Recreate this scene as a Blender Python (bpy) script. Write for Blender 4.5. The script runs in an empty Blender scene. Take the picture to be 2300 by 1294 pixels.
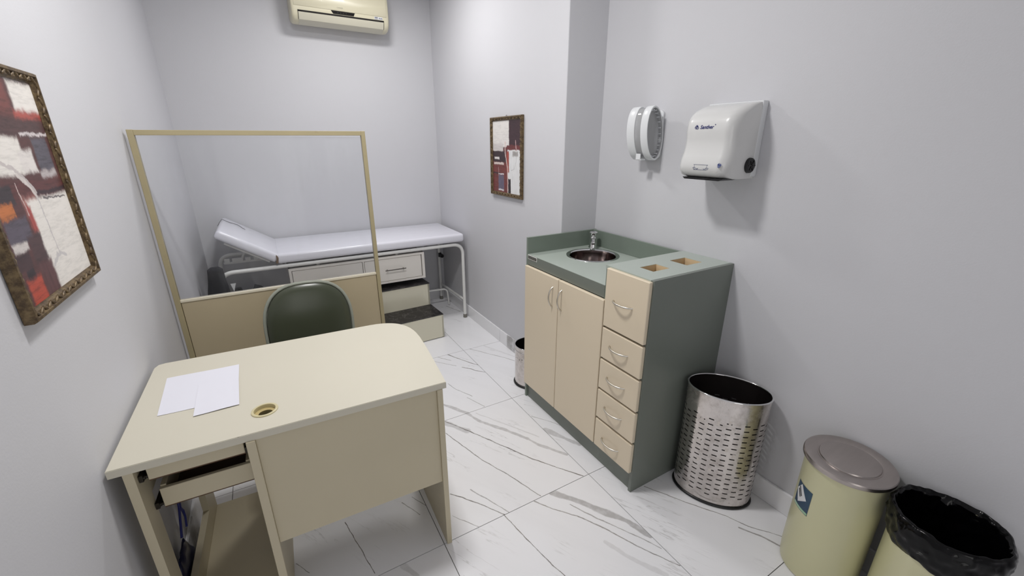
import bpy, bmesh, math, random
from mathutils import Vector, Matrix
from math import pi, sin, cos, radians
random.seed(7)
S = bpy.context.scene
COL = S.collection

# ------------------------------------------------------------------ camera
cam_d = bpy.data.cameras.new('camera')
cam_d.sensor_fit = 'HORIZONTAL'; cam_d.sensor_width = 36.0
cam_d.lens = 941.67 / 2300 * 36.0
cam_d.clip_start = 0.05
cam = bpy.data.objects.new('camera', cam_d); COL.objects.link(cam)
YAW, PITCH = 0.5273, -0.3335
fwd = Vector((sin(YAW)*cos(PITCH), cos(YAW)*cos(PITCH), sin(PITCH)))
rgt = Vector((cos(YAW), -sin(YAW), 0)); upv = rgt.cross(fwd)
R3 = Matrix((rgt, upv, -fwd)).transposed()
cam.matrix_world = Matrix.Translation((-1.76, -1.9902, 1.55)) @ R3.to_4x4()
S.camera = cam

# ------------------------------------------------------------------ world, lights, exposure
W_ = bpy.data.worlds.new('world'); S.world = W_; W_.use_nodes = True
W_.node_tree.nodes['Background'].inputs[0].default_value = (1, 1, 1, 1)
W_.node_tree.nodes['Background'].inputs[1].default_value = 0.05
def area(name, loc, size, power, col=(1, 1, 1)):
    l = bpy.data.lights.new(name, 'AREA'); l.shape = 'RECTANGLE'; l.size, l.size_y = size; l.energy = power; l.color = col
    o = bpy.data.objects.new(name, l); COL.objects.link(o); o.location = loc
    return o
area('ceiling_lamp_light', (-1.0, 1.0, 2.78), (0.26, 0.26), 14.5, (1.0, 0.985, 0.97))
area('ceiling_lamp_light', (-1.40, -0.45, 2.78), (0.24, 0.24), 25, (1.0, 0.985, 0.97))
o_ = area('added_fill_light', (-1.75, -3.22, 1.15), (0.85, 2.0), 7.5, (1.0, 0.99, 0.97))  # unseen fill light added behind the camera to lift camera-facing sides
o_.rotation_euler = (radians(90), 0, 0)
S.view_settings.view_transform = 'Standard'; S.view_settings.look = 'None'
S.view_settings.gamma = 1.0; S.view_settings.use_curve_mapping = False
S.view_settings.exposure = 0.03

# ------------------------------------------------------------------ helpers
def tag(o, label, cat=None, group=None, kind=None):
    if label: o['label'] = label
    if cat: o['category'] = cat
    if group: o['group'] = group
    if kind: o['kind'] = kind
    return o
def thing(name, label, cat, loc=(0, 0, 0), rz=0, group=None):
    o = bpy.data.objects.new(name, None); COL.objects.link(o); o.empty_display_size = 0.05
    o.location = loc; o.rotation_euler = (0, 0, rz)
    return tag(o, label, cat, group)
def root_of(p):
    while p.parent: p = p.parent
    return p
def obj(name, bm, m, parent=None, smooth=False, label=None, kind=None, local=False):
    me = bpy.data.meshes.new(name)
    if isinstance(bm, bpy.types.Mesh): me = bm
    else:
        bmesh.ops.recalc_face_normals(bm, faces=bm.faces) if not getattr(obj, 'keep', False) else None
        bm.to_mesh(me); bm.free()
    if m: me.materials.append(m)
    if smooth:
        for p in me.polygons: p.use_smooth = True
        me.set_sharp_from_angle(angle=radians(smooth if smooth > 1 else 35))
    if parent is not None and not local:
        r = root_of(parent); off = r.location
        if off.length: me.transform(Matrix.Translation(-off))
    elif parent is None and not kind:
        # single mesh thing: origin at the base centre
        vs = [v.co for v in me.vertices]
        c = Vector(((min(v.x for v in vs)+max(v.x for v in vs))/2, (min(v.y for v in vs)+max(v.y for v in vs))/2, min(v.z for v in vs)))
        me.transform(Matrix.Translation(-c))
    o = bpy.data.objects.new(name, me); COL.objects.link(o)
    if parent is None and not kind: o.location = c
    if parent is not None: o.parent = parent
    if label: o['label'] = label
    if kind: o['kind'] = kind
    return o
def NB(): return bmesh.new()
def box(bm, x0, x1, y0, y1, z0, z1, bev=0, seg=2):
    b = bmesh.new()
    bmesh.ops.create_cube(b, size=1)
    bmesh.ops.transform(b, matrix=Matrix.Translation(((x0+x1)/2, (y0+y1)/2, (z0+z1)/2)) @ Matrix.Diagonal((abs(x1-x0), abs(y1-y0), abs(z1-z0), 1)), verts=b.verts)
    if bev: bmesh.ops.bevel(b, geom=list(b.edges), offset=bev, segments=seg, profile=0.5, affect='EDGES')
    join(bm, b); return bm
def join(bm, b, mat=None):
    if mat is not None: bmesh.ops.transform(b, matrix=mat, verts=b.verts)
    t = bpy.data.meshes.new('t'); b.to_mesh(t); b.free(); bm.from_mesh(t); bpy.data.meshes.remove(t)
    return bm
def BX(*a, **k): return box(NB(), *a, **k)
def prism(bm, pts, lo, hi, axis='z', bev=0, seg=2):
    """polygon pts in the two other axes (in order xyz), extruded along axis"""
    b = bmesh.new()
    def P(p, h):
        return {'z': (p[0], p[1], h), 'x': (h, p[0], p[1]), 'y': (p[0], h, p[1])}[axis]
    lov = [b.verts.new(P(p, lo)) for p in pts]; hiv = [b.verts.new(P(p, hi)) for p in pts]
    b.faces.new(lov); b.faces.new(hiv[::-1]); n = len(pts)
    for i in range(n): b.faces.new((lov[i], hiv[i], hiv[(i+1) % n], lov[(i+1) % n]))
    bmesh.ops.recalc_face_normals(b, faces=b.faces)
    if bev:
        es = [e for e in b.edges if e.calc_face_angle(0) > 0.6]
        bmesh.ops.bevel(b, geom=es, offset=bev, segments=seg, profile=0.5, affect='EDGES')
    join(bm, b); return bm
def lathe(bm, prof, c=(0, 0, 0), n=48, ax=None, ell=(1, 1), ph=0, cap=True):
    """prof: list of (r,z). ax: matrix to orient. closed if ends r=0"""
    b = bmesh.new(); rings = []
    for r, z in prof:
        if r < 1e-6: rings.append([b.verts.new((0, 0, z))]); continue
        rings.append([b.verts.new((r*ell[0]*cos(2*pi*i/n)*cos(ph) - r*ell[1]*sin(2*pi*i/n)*sin(ph), r*ell[0]*cos(2*pi*i/n)*sin(ph) + r*ell[1]*sin(2*pi*i/n)*cos(ph), z)) for i in range(n)])
    for A, B in zip(rings[:-1], rings[1:]):
        for i in range(n):
            j = (i+1) % n
            if len(A) == 1 and len(B) == 1: break
            if len(A) == 1: b.faces.new((A[0], B[i], B[j]))
            elif len(B) == 1: b.faces.new((A[i], A[j], B[0]))
            else: b.faces.new((A[i], A[j], B[j], B[i]))
    mat = Matrix.Translation(c) @ (ax.to_4x4() if ax is not None else Matrix.Identity(4))
    join(bm, b, mat); return bm
def tube(bm, pts, r, n=12, closed=False, rs=None):
    pts = [Vector(p) for p in pts]; N = len(pts); b = bmesh.new(); rings = []
    prev = None
    for i, p in enumerate(pts):
        if closed: t = (pts[(i+1) % N]-pts[i-1]).normalized()
        else: t = ((pts[min(i+1, N-1)]-p).normalized()+(p-pts[max(i-1, 0)]).normalized()).normalized()
        if prev is None:
            u = t.orthogonal().normalized()
        else:
            u = (prev - t*prev.dot(t)).normalized()
        prev = u; v = t.cross(u); rr = rs[i] if rs else r
        rings.append([b.verts.new(p+u*rr*cos(2*pi*k/n)+v*rr*sin(2*pi*k/n)) for k in range(n)])
    M = N if closed else N-1
    for i in range(M):
        A, B = rings[i], rings[(i+1) % N]
        off = 0
        if closed and i == N-1:
            off = min(range(n), key=lambda o: (A[0].co-B[o].co).length)
        for k in range(n): b.faces.new((A[k], A[(k+1) % n], B[(k+1+off) % n], B[(k+off) % n]))
    if not closed: b.faces.new(rings[0][::-1]); b.faces.new(rings[-1])
    join(bm, b); return bm
def fillet(pts, r, n=8):
    """round the inner corners of a polyline"""
    pts = [Vector(p) for p in pts]; out = [pts[0]]
    for a, p, c in zip(pts[:-2], pts[1:-1], pts[2:]):
        d1 = (a-p).normalized(); d2 = (c-p).normalized(); ang = d1.angle(d2)
        t = min(r/math.tan(ang/2), (a-p).length*0.49, (c-p).length*0.49)
        s, e = p+d1*t, p+d2*t
        for k in range(n+1):
            q = k/n; out.append((1-q)**2*s+2*q*(1-q)*p+q*q*e)
    out.append(pts[-1]); return out
def grid(bm, F, nu, nv, closeu=False):
    b = bmesh.new()
    V = [[b.verts.new(F(i/nu, j/nv)) for j in range(nv+1)] for i in range(nu if closeu else nu+1)]
    for i in range(nu):
        for j in range(nv):
            i2 = (i+1) % nu if closeu else i+1
            b.faces.new((V[i][j], V[i2][j], V[i2][j+1], V[i][j+1]))
    bmesh.ops.remove_doubles(b, verts=b.verts, dist=1e-6)
    join(bm, b); return bm
def rrect(x0, x1, y0, y1, rs, n=8):
    """rounded rectangle, rs radii for corners (x0y0, x1y0, x1y1, x0y1)"""
    if not isinstance(rs, (tuple, list)): rs = (rs,)*4
    out = []
    for (cx, cy, a0), r in zip(((x0, y0, pi), (x1, y0, 1.5*pi), (x1, y1, 0), (x0, y1, 0.5*pi)), rs):
        sx = 1 if cx == x0 else -1; sy = 1 if cy == y0 else -1
        if r <= 0: out.append((cx, cy)); continue
        for k in range(n+1):
            a = a0+k/n*pi/2; out.append((cx+sx*r+r*cos(a), cy+sy*r+r*sin(a)))
    return out
def text_mesh(s, size, depth=0.0004, shear=0.0, bold=0.0):
    cu = bpy.data.curves.new('txt', 'FONT'); cu.body = s; cu.size = size; cu.extrude = depth; cu.shear = shear; cu.offset = bold
    cu.align_x = 'CENTER'; cu.align_y = 'CENTER'; cu.resolution_u = 3
    o = bpy.data.objects.new('txt', cu); COL.objects.link(o)
    dg = bpy.context.evaluated_depsgraph_get(); me = bpy.data.meshes.new_from_object(o.evaluated_get(dg))
    bpy.data.objects.remove(o); return me
def frame_m(origin, xdir, ydir):
    x = Vector(xdir).normalized(); y = Vector(ydir); y = (y-x*y.dot(x)).normalized(); z = x.cross(y)
    return Matrix.Translation(origin) @ Matrix((x, y, z)).transposed().to_4x4()

# ------------------------------------------------------------------ materials
def lin(c):
    f = lambda v: v/12.92 if v <= 0.04045 else ((v+0.055)/1.055)**2.4
    return tuple(f(v/255) for v in c)+(1,)
class NT:
    def __init__(s, name):
        s.m = bpy.data.materials.new(name); s.m.use_nodes = True; s.t = s.m.node_tree; s.n = s.t.nodes
        s.b = s.n['Principled BSDF']
    def node(s, typ, **k):
        n = s.n.new(typ)
        for a, v in k.items(): setattr(n, a, v)
        return n
    def set(s, n, i, v):
        if isinstance(v, bpy.types.NodeSocket): s.t.links.new(v, n.inputs[i])
        elif v is not None: n.inputs[i].default_value = v
    def math(s, op, a, b=None, c=None, clamp=False):
        n = s.node('ShaderNodeMath', operation=op, use_clamp=clamp)
        for i, v in enumerate((a, b, c)): s.set(n, i, v) if v is not None else None
        return n.outputs[0]
    def vec(s, op, a, b=None, sc=None):
        n = s.node('ShaderNodeVectorMath', operation=op); s.set(n, 0, a)
        if b is not None: s.set(n, 1, b)
        if sc is not None: s.set(n, 3, sc)
        return n.outputs['Value'] if op in ('DOT_PRODUCT', 'LENGTH', 'DISTANCE') else n.outputs[0]
    def mr(s, v, a, b, c, d, smooth=True):
        n = s.node('ShaderNodeMapRange'); n.interpolation_type = 'SMOOTHSTEP' if smooth else 'LINEAR'
        for i, x in enumerate((v, a, b, c, d)): s.set(n, i, x)
        return n.outputs[0]
    def mix(s, f, a, b):
        n = s.node('ShaderNodeMix', data_type='RGBA'); s.set(n, 0, f); s.set(n, 6, a); s.set(n, 7, b); return n.outputs[2]
    def noise(s, vec=None, scale=5, detail=3, rough=0.5, color=False):
        n = s.node('ShaderNodeTexNoise'); n.inputs['Scale'].default_value = scale; n.inputs['Detail'].default_value = detail; n.inputs['Roughness'].default_value = rough
        if vec is not None: s.t.links.new(vec, n.inputs['Vector'])
        return n.outputs['Color' if color else 'Fac']
    def pos(s): return s.node('ShaderNodeNewGeometry').outputs['Position']
    def oc(s): return s.node('ShaderNodeTexCoord').outputs['Object']
    def bump(s, h, strength=0.2, dist=0.002):
        n = s.node('ShaderNodeBump'); n.inputs['Strength'].default_value = strength; n.inputs['Distance'].default_value = dist
        s.t.links.new(h, n.inputs['Height']); s.t.links.new(n.outputs[0], s.b.inputs['Normal'])
def mat(name, rgb, rough=0.5, metal=0, var=0.04, vs=6, bump=0, bs=200, bd=0.0006, spec=None, coat=0, stretch=None, dirt=None, dirt_s=9, dirt_amt=0.5):
    """plain coloured surface with a slight procedural variation, fine relief and optional stains"""
    t = NT(name); c = lin(rgb)
    p = t.oc()
    if stretch: p2 = t.vec('MULTIPLY', p, stretch)
    else: p2 = p
    n = t.noise(p2, vs, 4)
    col = t.mix(n, tuple(max(0, x*(1-var)) for x in c[:3])+(1,), tuple(min(1, x*(1+var)) for x in c[:3])+(1,))
    if dirt:
        d = t.mr(t.noise(p, dirt_s, 6, 0.7), 0.58, 0.75, 0, dirt_amt)
        col = t.mix(d, col, lin(dirt))
    t.t.links.new(col, t.b.inputs['Base Color'])
    t.b.inputs['Roughness'].default_value = rough; t.b.inputs['Metallic'].default_value = metal
    if spec is not None: t.b.inputs['Specular IOR Level'].default_value = spec
    if coat: t.b.inputs['Coat Weight'].default_value = coat
    if bump: t.bump(t.noise(p2, bs, 3), bump, bd)
    return t.m

# ------------------------------------------------------------------ shared materials
M = {}
def wallmat():
    t = NT('painted_wall'); p = t.pos()
    n = t.noise(p, 1.3, 3); c = t.mix(n, lin((202, 202, 206)), lin((207, 207, 211)))
    m2 = t.mr(t.noise(p, 7, 5, .7), .62, .8, 0, .10); c = t.mix(m2, c, lin((186, 186, 190)))
    t.t.links.new(c, t.b.inputs['Base Color']); t.b.inputs['Roughness'].default_value = .62
    h = t.math('ADD', t.noise(p, 160, 4, .6), t.math('MULTIPLY', t.noise(p, 22, 3), 0.8))
    t.bump(h, .22, .0015); return t.m
M['wall'] = wallmat()
M['ceil'] = mat('ceiling_paint', (236, 236, 236), .8)
M['grout'] = mat('grout', (120, 118, 116), .85)
M['cream'] = mat('cream_laminate', (206, 201, 185), .42, var=.025, vs=3, bump=.05, bs=300)
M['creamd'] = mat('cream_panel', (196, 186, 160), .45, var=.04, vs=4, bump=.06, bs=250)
M['crm_edge'] = mat('cream_edge_band', (212, 203, 182), .45, var=.05, vs=8)
M['part'] = mat('partition_wood_paint', (172, 160, 126), .5, var=.08, vs=10, dirt=(150, 130, 95), dirt_s=14, dirt_amt=.35)
M['top'] = mat('green_laminate_lit', (172, 181, 173), .22, var=.02, vs=3, bump=.02, bs=400)  # same green laminate, lightened to paint in light on the tops
M['green'] = mat('green_laminate', (122, 133, 123), .34, var=.03, vs=3, bump=.03, bs=400)  # laminate colour darkened to paint in shade on splash and uprights
M['green_shaded'] = mat('green_laminate_shaded', (116, 122, 115), .38, var=.04, vs=3, bump=.03, bs=400)  # shaded copy of the laminate for side, apron and plinth
M['front'] = mat('beige_front', (222, 208, 184), .42, var=.02, vs=2)
M['inner'] = mat('raw_board', (226, 200, 160), .6, var=.05)
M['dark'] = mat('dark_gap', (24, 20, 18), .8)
M['black'] = mat('black_plastic', (16, 16, 18), .35)
M['steel'] = mat('polished_steel', (200, 196, 192), .16, 1, var=.06, vs=12)
M['brushed'] = mat('brushed_nickel', (205, 200, 190), .32, 1, var=.04)
M['chrome'] = mat('chrome', (225, 225, 225), .06, 1, var=.02)
M['white_metal'] = mat('white_enamel_tube', (228, 228, 226), .35, var=.03, dirt=(150, 145, 135), dirt_s=30, dirt_amt=.3)
M['vinyl'] = mat('white_vinyl', (228, 228, 237), .22, var=.02, vs=5, bump=.35, bs=14, bd=.004)
M['drawer_white'] = mat('white_laminate', (222, 218, 212), .4, var=.02)
M['white_pl'] = mat('white_plastic', (222, 224, 226), .28, var=.01)
M['pearl'] = mat('pearl_plastic', (212, 212, 211), .25, var=.015, coat=.3)
M['paper'] = mat('paper', (222, 222, 231), .6, var=.01)
M['blue'] = mat('blue_print', (30, 38, 110), .5)

# ------------------------------------------------------------------ marble tiles
VEINS = [(-0.887, 0.376, -0.866, 0.281, 0.004, 0.6), (-0.866, 0.281, -0.809, 0.158, 0.004, 0.6), (-0.843, 0.16, -0.789, 0.018, 0.004, 0.55), (-1.0, 0.162, -0.914, 0.011, 0.02, 0.4), (-0.914, 0.011, -0.877, -0.105, 0.02, 0.4), (-0.877, -0.105, -0.793, -0.234, 0.02, 0.4), (-0.793, -0.234, -0.715, -0.377, 0.02, 0.4), (-0.715, -0.377, -0.694, -0.443, 0.016, 0.38), (-0.694, -0.443, -0.651, -0.512, 0.016, 0.38), (-0.651, -0.512, -0.608, -0.581, 0.016, 0.38), (-1.056, -0.001, -0.979, -0.134, 0.006, 0.7), (-0.979, -0.134, -0.921, -0.244, 0.006, 0.7), (-0.921, -0.244, -0.86, -0.363, 0.006, 0.7), (-0.86, -0.363, -0.785, -0.509, 0.006, 0.7), (-0.785, -0.509, -0.716, -0.618, 0.006, 0.7), (-0.716, -0.618, -0.629, -0.742, 0.006, 0.7), (-1.063, -0.011, -0.983, -0.141, 0.03, 0.35), (-1.093, -0.1, -1.044, -0.276, 0.005, 0.55), (-1.044, -0.276, -1.003, -0.408, 0.005, 0.55), (-1.003, -0.408, -0.938, -0.565, 0.005, 0.55), (-0.938, -0.565, -0.917, -0.627, 0.005, 0.55), (-0.917, -0.627, -0.879, -0.74, 0.005, 0.55), (-0.864, -0.018, -0.755, -0.214, 0.012, 0.15), (-0.755, -0.214, -0.655, -0.394, 0.012, 0.15), (-0.589, -0.213, -0.522, -0.312, 0.006, 0.4), (-0.522, -0.312, -0.488, -0.379, 0.006, 0.4), (-0.588, -0.362, -0.5, -0.556, 0.026, 0.35), (-1.236, -0.52, -1.194, -0.568, 0.005, 0.6), (-1.194, -0.568, -1.136, -0.651, 0.005, 0.6), (-1.136, -0.651, -1.072, -0.747, 0.005, 0.6), (-1.075, -0.751, -1.06, -0.863, 0.004, 0.6), (-1.06, -0.863, -1.047, -0.928, 0.004, 0.6), (-1.047, -0.928, -1.028, -1.043, 0.004, 0.6), (-1.028, -1.043, -1.01, -1.104, 0.004, 0.6), (-1.145, -0.542, -1.076, -0.687, 0.006, 0.4), (-1.076, -0.687, -1.051, -0.746, 0.006, 0.4), (-1.275, -0.637, -1.2, -0.746, 0.004, 0.45), (-1.446, -0.454, -1.395, -0.559, 0.004, 0.45), (-1.397, -0.444, -1.358, -0.523, 0.003, 0.5), (-0.824, -0.748, -0.743, -0.855, 0.028, 0.5), (-0.743, -0.855, -0.693, -0.94, 0.028, 0.5), (-0.693, -0.94, -0.632, -1.046, 0.028, 0.5), (-0.632, -1.046, -0.601, -1.142, 0.028, 0.5), (-0.921, -0.751, -0.871, -0.831, 0.006, 0.5), (-0.871, -0.831, -0.802, -0.913, 0.006, 0.5), (-0.802, -0.913, -0.749, -1.004, 0.006, 0.5), (-0.749, -1.004, -0.713, -1.082, 0.006, 0.5), (-0.713, -1.082, -0.672, -1.169, 0.006, 0.5), (-0.672, -1.169, -0.602, -1.295, 0.006, 0.5), (-0.79, -0.847, -0.735, -0.962, 0.006, 0.42), (-0.735, -0.962, -0.686, -1.053, 0.006, 0.42), (-0.686, -1.053, -0.646, -1.121, 0.006, 0.42), (-0.646, -1.121, -0.606, -1.207, 0.006, 0.42), (-0.783, -1.07, -0.75, -1.164, 0.016, 0.18), (-0.75, -1.164, -0.678, -1.294, 0.016, 0.18), (-0.42, -0.942, -0.368, -1.028, 0.0045, 0.6), (-0.368, -1.028, -0.33, -1.104, 0.0045, 0.6), (-0.33, -1.104, -0.306, -1.135, 0.0045, 0.6), (-0.306, -1.135, -0.237, -1.242, 0.0045, 0.6), (-0.237, -1.242, -0.201, -1.325, 0.0045, 0.6), (-0.201, -1.325, -0.156, -1.384, 0.0045, 0.6), (-0.156, -1.384, -0.124, -1.432, 0.0045, 0.6), (-0.243, -1.306, -0.202, -1.379, 0.009, 0.5), (-0.202, -1.379, -0.176, -1.455, 0.009, 0.5), (-0.735, 0.772, -0.688, 0.671, 0.008, 0.75), (-0.688, 0.671, -0.635, 0.561, 0.008, 0.75), (-0.635, 0.561, -0.598, 0.501, 0.008, 0.75), (-0.714, 0.531, -0.665, 0.473, 0.007, 0.65), (-0.665, 0.473, -0.651, 0.443, 0.007, 0.65), (-0.651, 0.443, -0.599, 0.384, 0.007, 0.65), (-0.86, 0.716, -0.745, 0.572, 0.007, 0.35), (-0.818, 0.771, -0.746, 0.665, 0.007, 0.4), (-0.545, 0.765, -0.431, 0.587, 0.006, 0.5), (-0.431, 0.587, -0.372, 0.495, 0.006, 0.5), (-0.372, 0.495, -0.332, 0.416, 0.006, 0.5), (-0.42, 0.754, -0.302, 0.479, 0.014, 0.15), (-0.289, 1.918, -0.244, 1.728, 0.02, 0.5), (-0.244, 1.728, -0.253, 1.5, 0.02, 0.5), (-0.357, 1.723, -0.291, 1.521, 0.014, 0.4), (-1.689, -0.436, -1.67, -0.53, 0.0035, 0.65), (-1.67, -0.53, -1.647, -0.652, 0.0035, 0.65), (-1.647, -0.652, -1.631, -0.731, 0.0035, 0.65), (-1.887, -0.538, -1.846, -0.603, 0.003, 0.5), (-1.531, -0.752, -1.495, -0.822, 0.02, 0.25)]
def marble(name, segs, seed, x0=0, y0=0):
    t = NT(name); p = t.pos()
    wob = t.vec('SCALE', t.vec('SUBTRACT', t.noise(p, 14, 4, .6, color=True), (.5, .5, .5)), sc=.012)
    pw = t.vec('MULTIPLY', t.vec('ADD', p, wob), (1, 1, 0))
    wn = t.mr(t.noise(p, 9, 3), .3, .7, .45, 1.35, False)
    acc = None
    for ax, ay, bx_, by_, w, s in segs:
        b = (bx_-ax, by_-ay); L2 = b[0]**2+b[1]**2
        pa = t.vec('SUBTRACT', pw, (ax, ay, 0))
        h = t.math('MULTIPLY', t.vec('DOT_PRODUCT', pa, (b[0]/L2, b[1]/L2, 0)), 1.0, clamp=True)
        d = t.vec('LENGTH', t.vec('SUBTRACT', pa, t.vec('SCALE', (b[0], b[1], 0), sc=h)))
        wide = w > .012
        dd = t.math('DIVIDE', d, wn)
        v = t.mr(dd, w*.5*(.9 if wide else .3), w*.5*(1.5 if wide else 1.35), min(1, s*(1.0 if wide else 1.5)), 0)
        acc = v if acc is None else t.math('MAXIMUM', acc, v)
    # soft clouds and faint long streaks along the vein direction
    q = t.vec('ADD', p, (seed*3.7, seed*1.3, 0))
    n = t.node('ShaderNodeMapping'); n.inputs['Rotation'].default_value = (0, 0, radians(62))
    t.t.links.new(q, n.inputs[0]); sv = t.vec('MULTIPLY', n.outputs[0], (0.55, 5.0, 1))
    s1 = t.noise(sv, 2.2, 5, .6)
    ridge = t.math('ABSOLUTE', t.math('SUBTRACT', s1, .5))
    streak = t.math('MULTIPLY', t.mr(ridge, 0, .012, .28, 0), t.mr(t.noise(q, 2.6, 2), .50, .66, 0, 1))
    cloud = t.mr(t.noise(sv, 1.4, 4, .6), .48, .78, 0, .10)
    if acc is not None: streak = t.math('MAXIMUM', streak, acc)
    streak = t.math('MULTIPLY', streak, t.mr(t.noise(p, 35, 3), .3, .6, .72, 1))
    base = t.mix(cloud, lin((240, 240, 243)), lin((200, 200, 202)))
    dark = t.mix(t.noise(p, 3, 1), lin((74, 72, 74)), lin((112, 100, 82)))
    c = t.mix(streak, base, dark)
    t.t.links.new(c, t.b.inputs['Base Color']); t.b.inputs['Roughness'].default_value = .16
    t.b.inputs['Specular IOR Level'].default_value = .45
    return t.m

# ------------------------------------------------------------------ room shell
XL, YB, XP, YF, ZC = -2.2388, 1.998, -.2618, -3.3, 2.80
def shell(name, *b, m='wall'):
    o = obj(name, BX(*b), M[m], kind='structure'); return o
floor = shell('floor', XL-.1, .1, YF-.1, YB+.1, -.06, -.0035, m='grout')
shell('ceiling', XL-.1, .1, YF-.1, YB+.1, ZC, ZC+.06, m='ceil')
shell('wall_left', XL-.1, XL, YF-.1, YB+.1, -.0035, ZC)
shell('wall_back', XL, XP, YB, YB+.1, -.0035, ZC)
shell('wall_front', XL, 0, YF-.1, YF, -.0035, ZC)
shell('wall_right', 0, .1, YF-.1, 0, -.0035, ZC)
obj('wall_right_far', BX(XP, .1, 0, YB+.1, -.0035, ZC, bev=.004, seg=2), M['wall'], kind='structure')

colx = [XL, -2.1148, -1.3561, -.5975, 0.0]
rowy = [YF, -3.008, -2.249, -1.490, -.7474, .0077, .7663, 1.525, YB]
g = .0015; k = 0
for j in range(len(rowy)-1):
    for i in range(4):
        x0, x1, y0, y1 = colx[i], colx[i+1], rowy[j], rowy[j+1]
        if y0 >= .0077 and x1 == 0: x1 = XP
        segs = [s for s in VEINS if x0-.01 <= (s[0]+s[2])/2 <= x1+.01 and y0-.01 <= (s[1]+s[3])/2 <= y1+.01]
        k += 1
        bm = NB()
        ex0 = x0+(g if i else 0); ex1 = x1-(g if i < 3 else 0)
        # chamfered slab
        ch = .0008
        prism(bm, [(ex0, y0+g), (ex1, y0+g), (ex1, y1-g), (ex0, y1-g)], -.0035, 0)
        o = obj('tile', bm, marble('marble_tile', segs, k), floor)
def skirting(name, fn, a, b, first):
    """fn(s0,s1)-> box ; pieces of the same marble"""
    base = None; cuts = [a]; s = first
    while s < b: 
        if s > a+.02: cuts.append(s)
        s += .7586
    cuts.append(b)
    for q in range(len(cuts)-1):
        bm = BX(*fn(cuts[q]+(g/2 if q else 0), cuts[q+1]-(g/2)), bev=.0015, seg=1)
        if base is None:
            base = obj(name, BX(*shrink(fn(a, b))), M['grout'], kind='structure')
        obj('tile', bm, MB_, base)
def shrink(b):
    x0, x1, y0, y1, z0, z1 = b; return (x0+.001, x1-.001, y0+.001, y1-.001, z0, z1-.001)
MB_ = marble('marble_skirting', [(-.27,.64,-.27,.52,.012,.45), (-.015,-1.42,-.015,-1.57,.014,.35), (-2.23,-.2,-2.23,-.4,.01,.3)], 31)
HB, TB = .1077, .011
skirting('baseboard_right', lambda a, b: (-TB, 0, a, b, 0, HB), YF, 0, -3.008)
skirting('baseboard_right_far', lambda a, b: (XP-TB, XP, a, b, 0, HB), -TB, YB, .7663)
skirting('baseboard_back', lambda a, b: (a, b, YB-TB, YB, 0, HB), XL+TB, XP-TB, -2.1148)
skirting('baseboard_left', lambda a, b: (XL, XL+TB, a, b, 0, HB), YF, YB, -3.008)
skirting('baseboard_front', lambda a, b: (a, b, YF, YF+TB, 0, HB), -1.27, -TB, -.5975)

dr = obj('added_door', BX(-2.165, -1.335, YF+.0005, YF+.004, 0.001, 2.10), mat('added_door_backing', (225, 225, 225), .7), kind='structure')  # door panel and trim added to dress the rear fill light
for q_ in ((-2.225, -2.165, 0.001, 2.16), (-1.335, -1.275, 0.001, 2.16), (-2.165, -1.335, 2.10, 2.16)): obj('added_door_frame', BX(q_[0], q_[1], YF+.0005, YF+.035, q_[2], q_[3], bev=.003, seg=1), M['cream'], dr)

# ------------------------------------------------------------------ plate with holes
def plate(outer, holes, lo, hi, axis='z'):
    b = bmesh.new()
    def P(p, h): return {'z': (p[0], p[1], h), 'x': (h, p[0], p[1]), 'y': (p[0], h, p[1])}[axis]
    loops = []; es = []
    for L in [outer]+holes:
        vs = [b.verts.new(P(p, hi)) for p in L]; loops.append(vs)
        for i in range(len(vs)): es.append(b.edges.new((vs[i], vs[(i+1) % len(vs)])))
    bmesh.ops.triangle_fill(b, edges=es, use_beauty=True)
    top = list(b.faces)
    mp = {}
    for vs in loops:
        for v, p in zip(vs, [x for x in vs]):
            c = v.co.copy(); c['xyz'.index(axis)] = lo; mp[v] = b.verts.new(c)
    for f in top: b.faces.new([mp[v] for v in f.verts][::-1])
    for vs in loops:
        for i in range(len(vs)):
            j = (i+1) % len(vs); b.faces.new((vs[i], vs[j], mp[vs[j]], mp[vs[i]]))
    bmesh.ops.recalc_face_normals(b, faces=b.faces)
    return b
def circle(cx, cy, r, n=40): return [(cx+r*cos(2*pi*i/n), cy+r*sin(2*pi*i/n)) for i in range(n)]

# ------------------------------------------------------------------ desk
TH = radians(-2.0); DO = (-2.231, -.7195)
def L(x, y):
    dx, dy = x-DO[0], y-DO[1]; return (dx*cos(TH)+dy*sin(TH), -dx*sin(TH)+dy*cos(TH))
desk = thing('desk', 'cream laminate desk with a rounded far corner, cable grommet and open drawers on its left', 'desk', (DO[0], DO[1], 0), TH)
def dob(name, bm, m, parent=None, **k): return obj(name, bm, M[m] if isinstance(m, str) else m, parent or desk, local=True, **k)
top = [L(-2.2305, -.7195), L(-1.311, -.755), L(-1.292, -.58), L(-1.279, -.45), L(-1.272, -.35)]
c0, c1, c2 = Vector(L(-1.272, -.33)), Vector(L(-1.266, -.128)), Vector(L(-1.43, -.117))
for q in range(13):
    q /= 12; p = (1-q)**2*c0+2*q*(1-q)*c1+q*q*c2; top.append((p.x, p.y))
bl = L(-2.2215, -.085); top += [(bl[0]+.03, bl[1]), (bl[0]+.009, bl[1]-.006), (bl[0], bl[1]-.03)]
gc = L(-1.869, -.623)
b = plate(top, [circle(gc[0], gc[1], .033)], .726, .75)
bmesh.ops.bevel(b, geom=[e for e in b.edges if len(e.link_faces) == 2 and e.calc_face_angle() > 1.2 and all(abs(v.co.z-.75) < 1e-5 for v in e.verts)], offset=.0015, segments=2, affect='EDGES')
tp = dob('desktop', b, 'cream', smooth=30)
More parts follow.
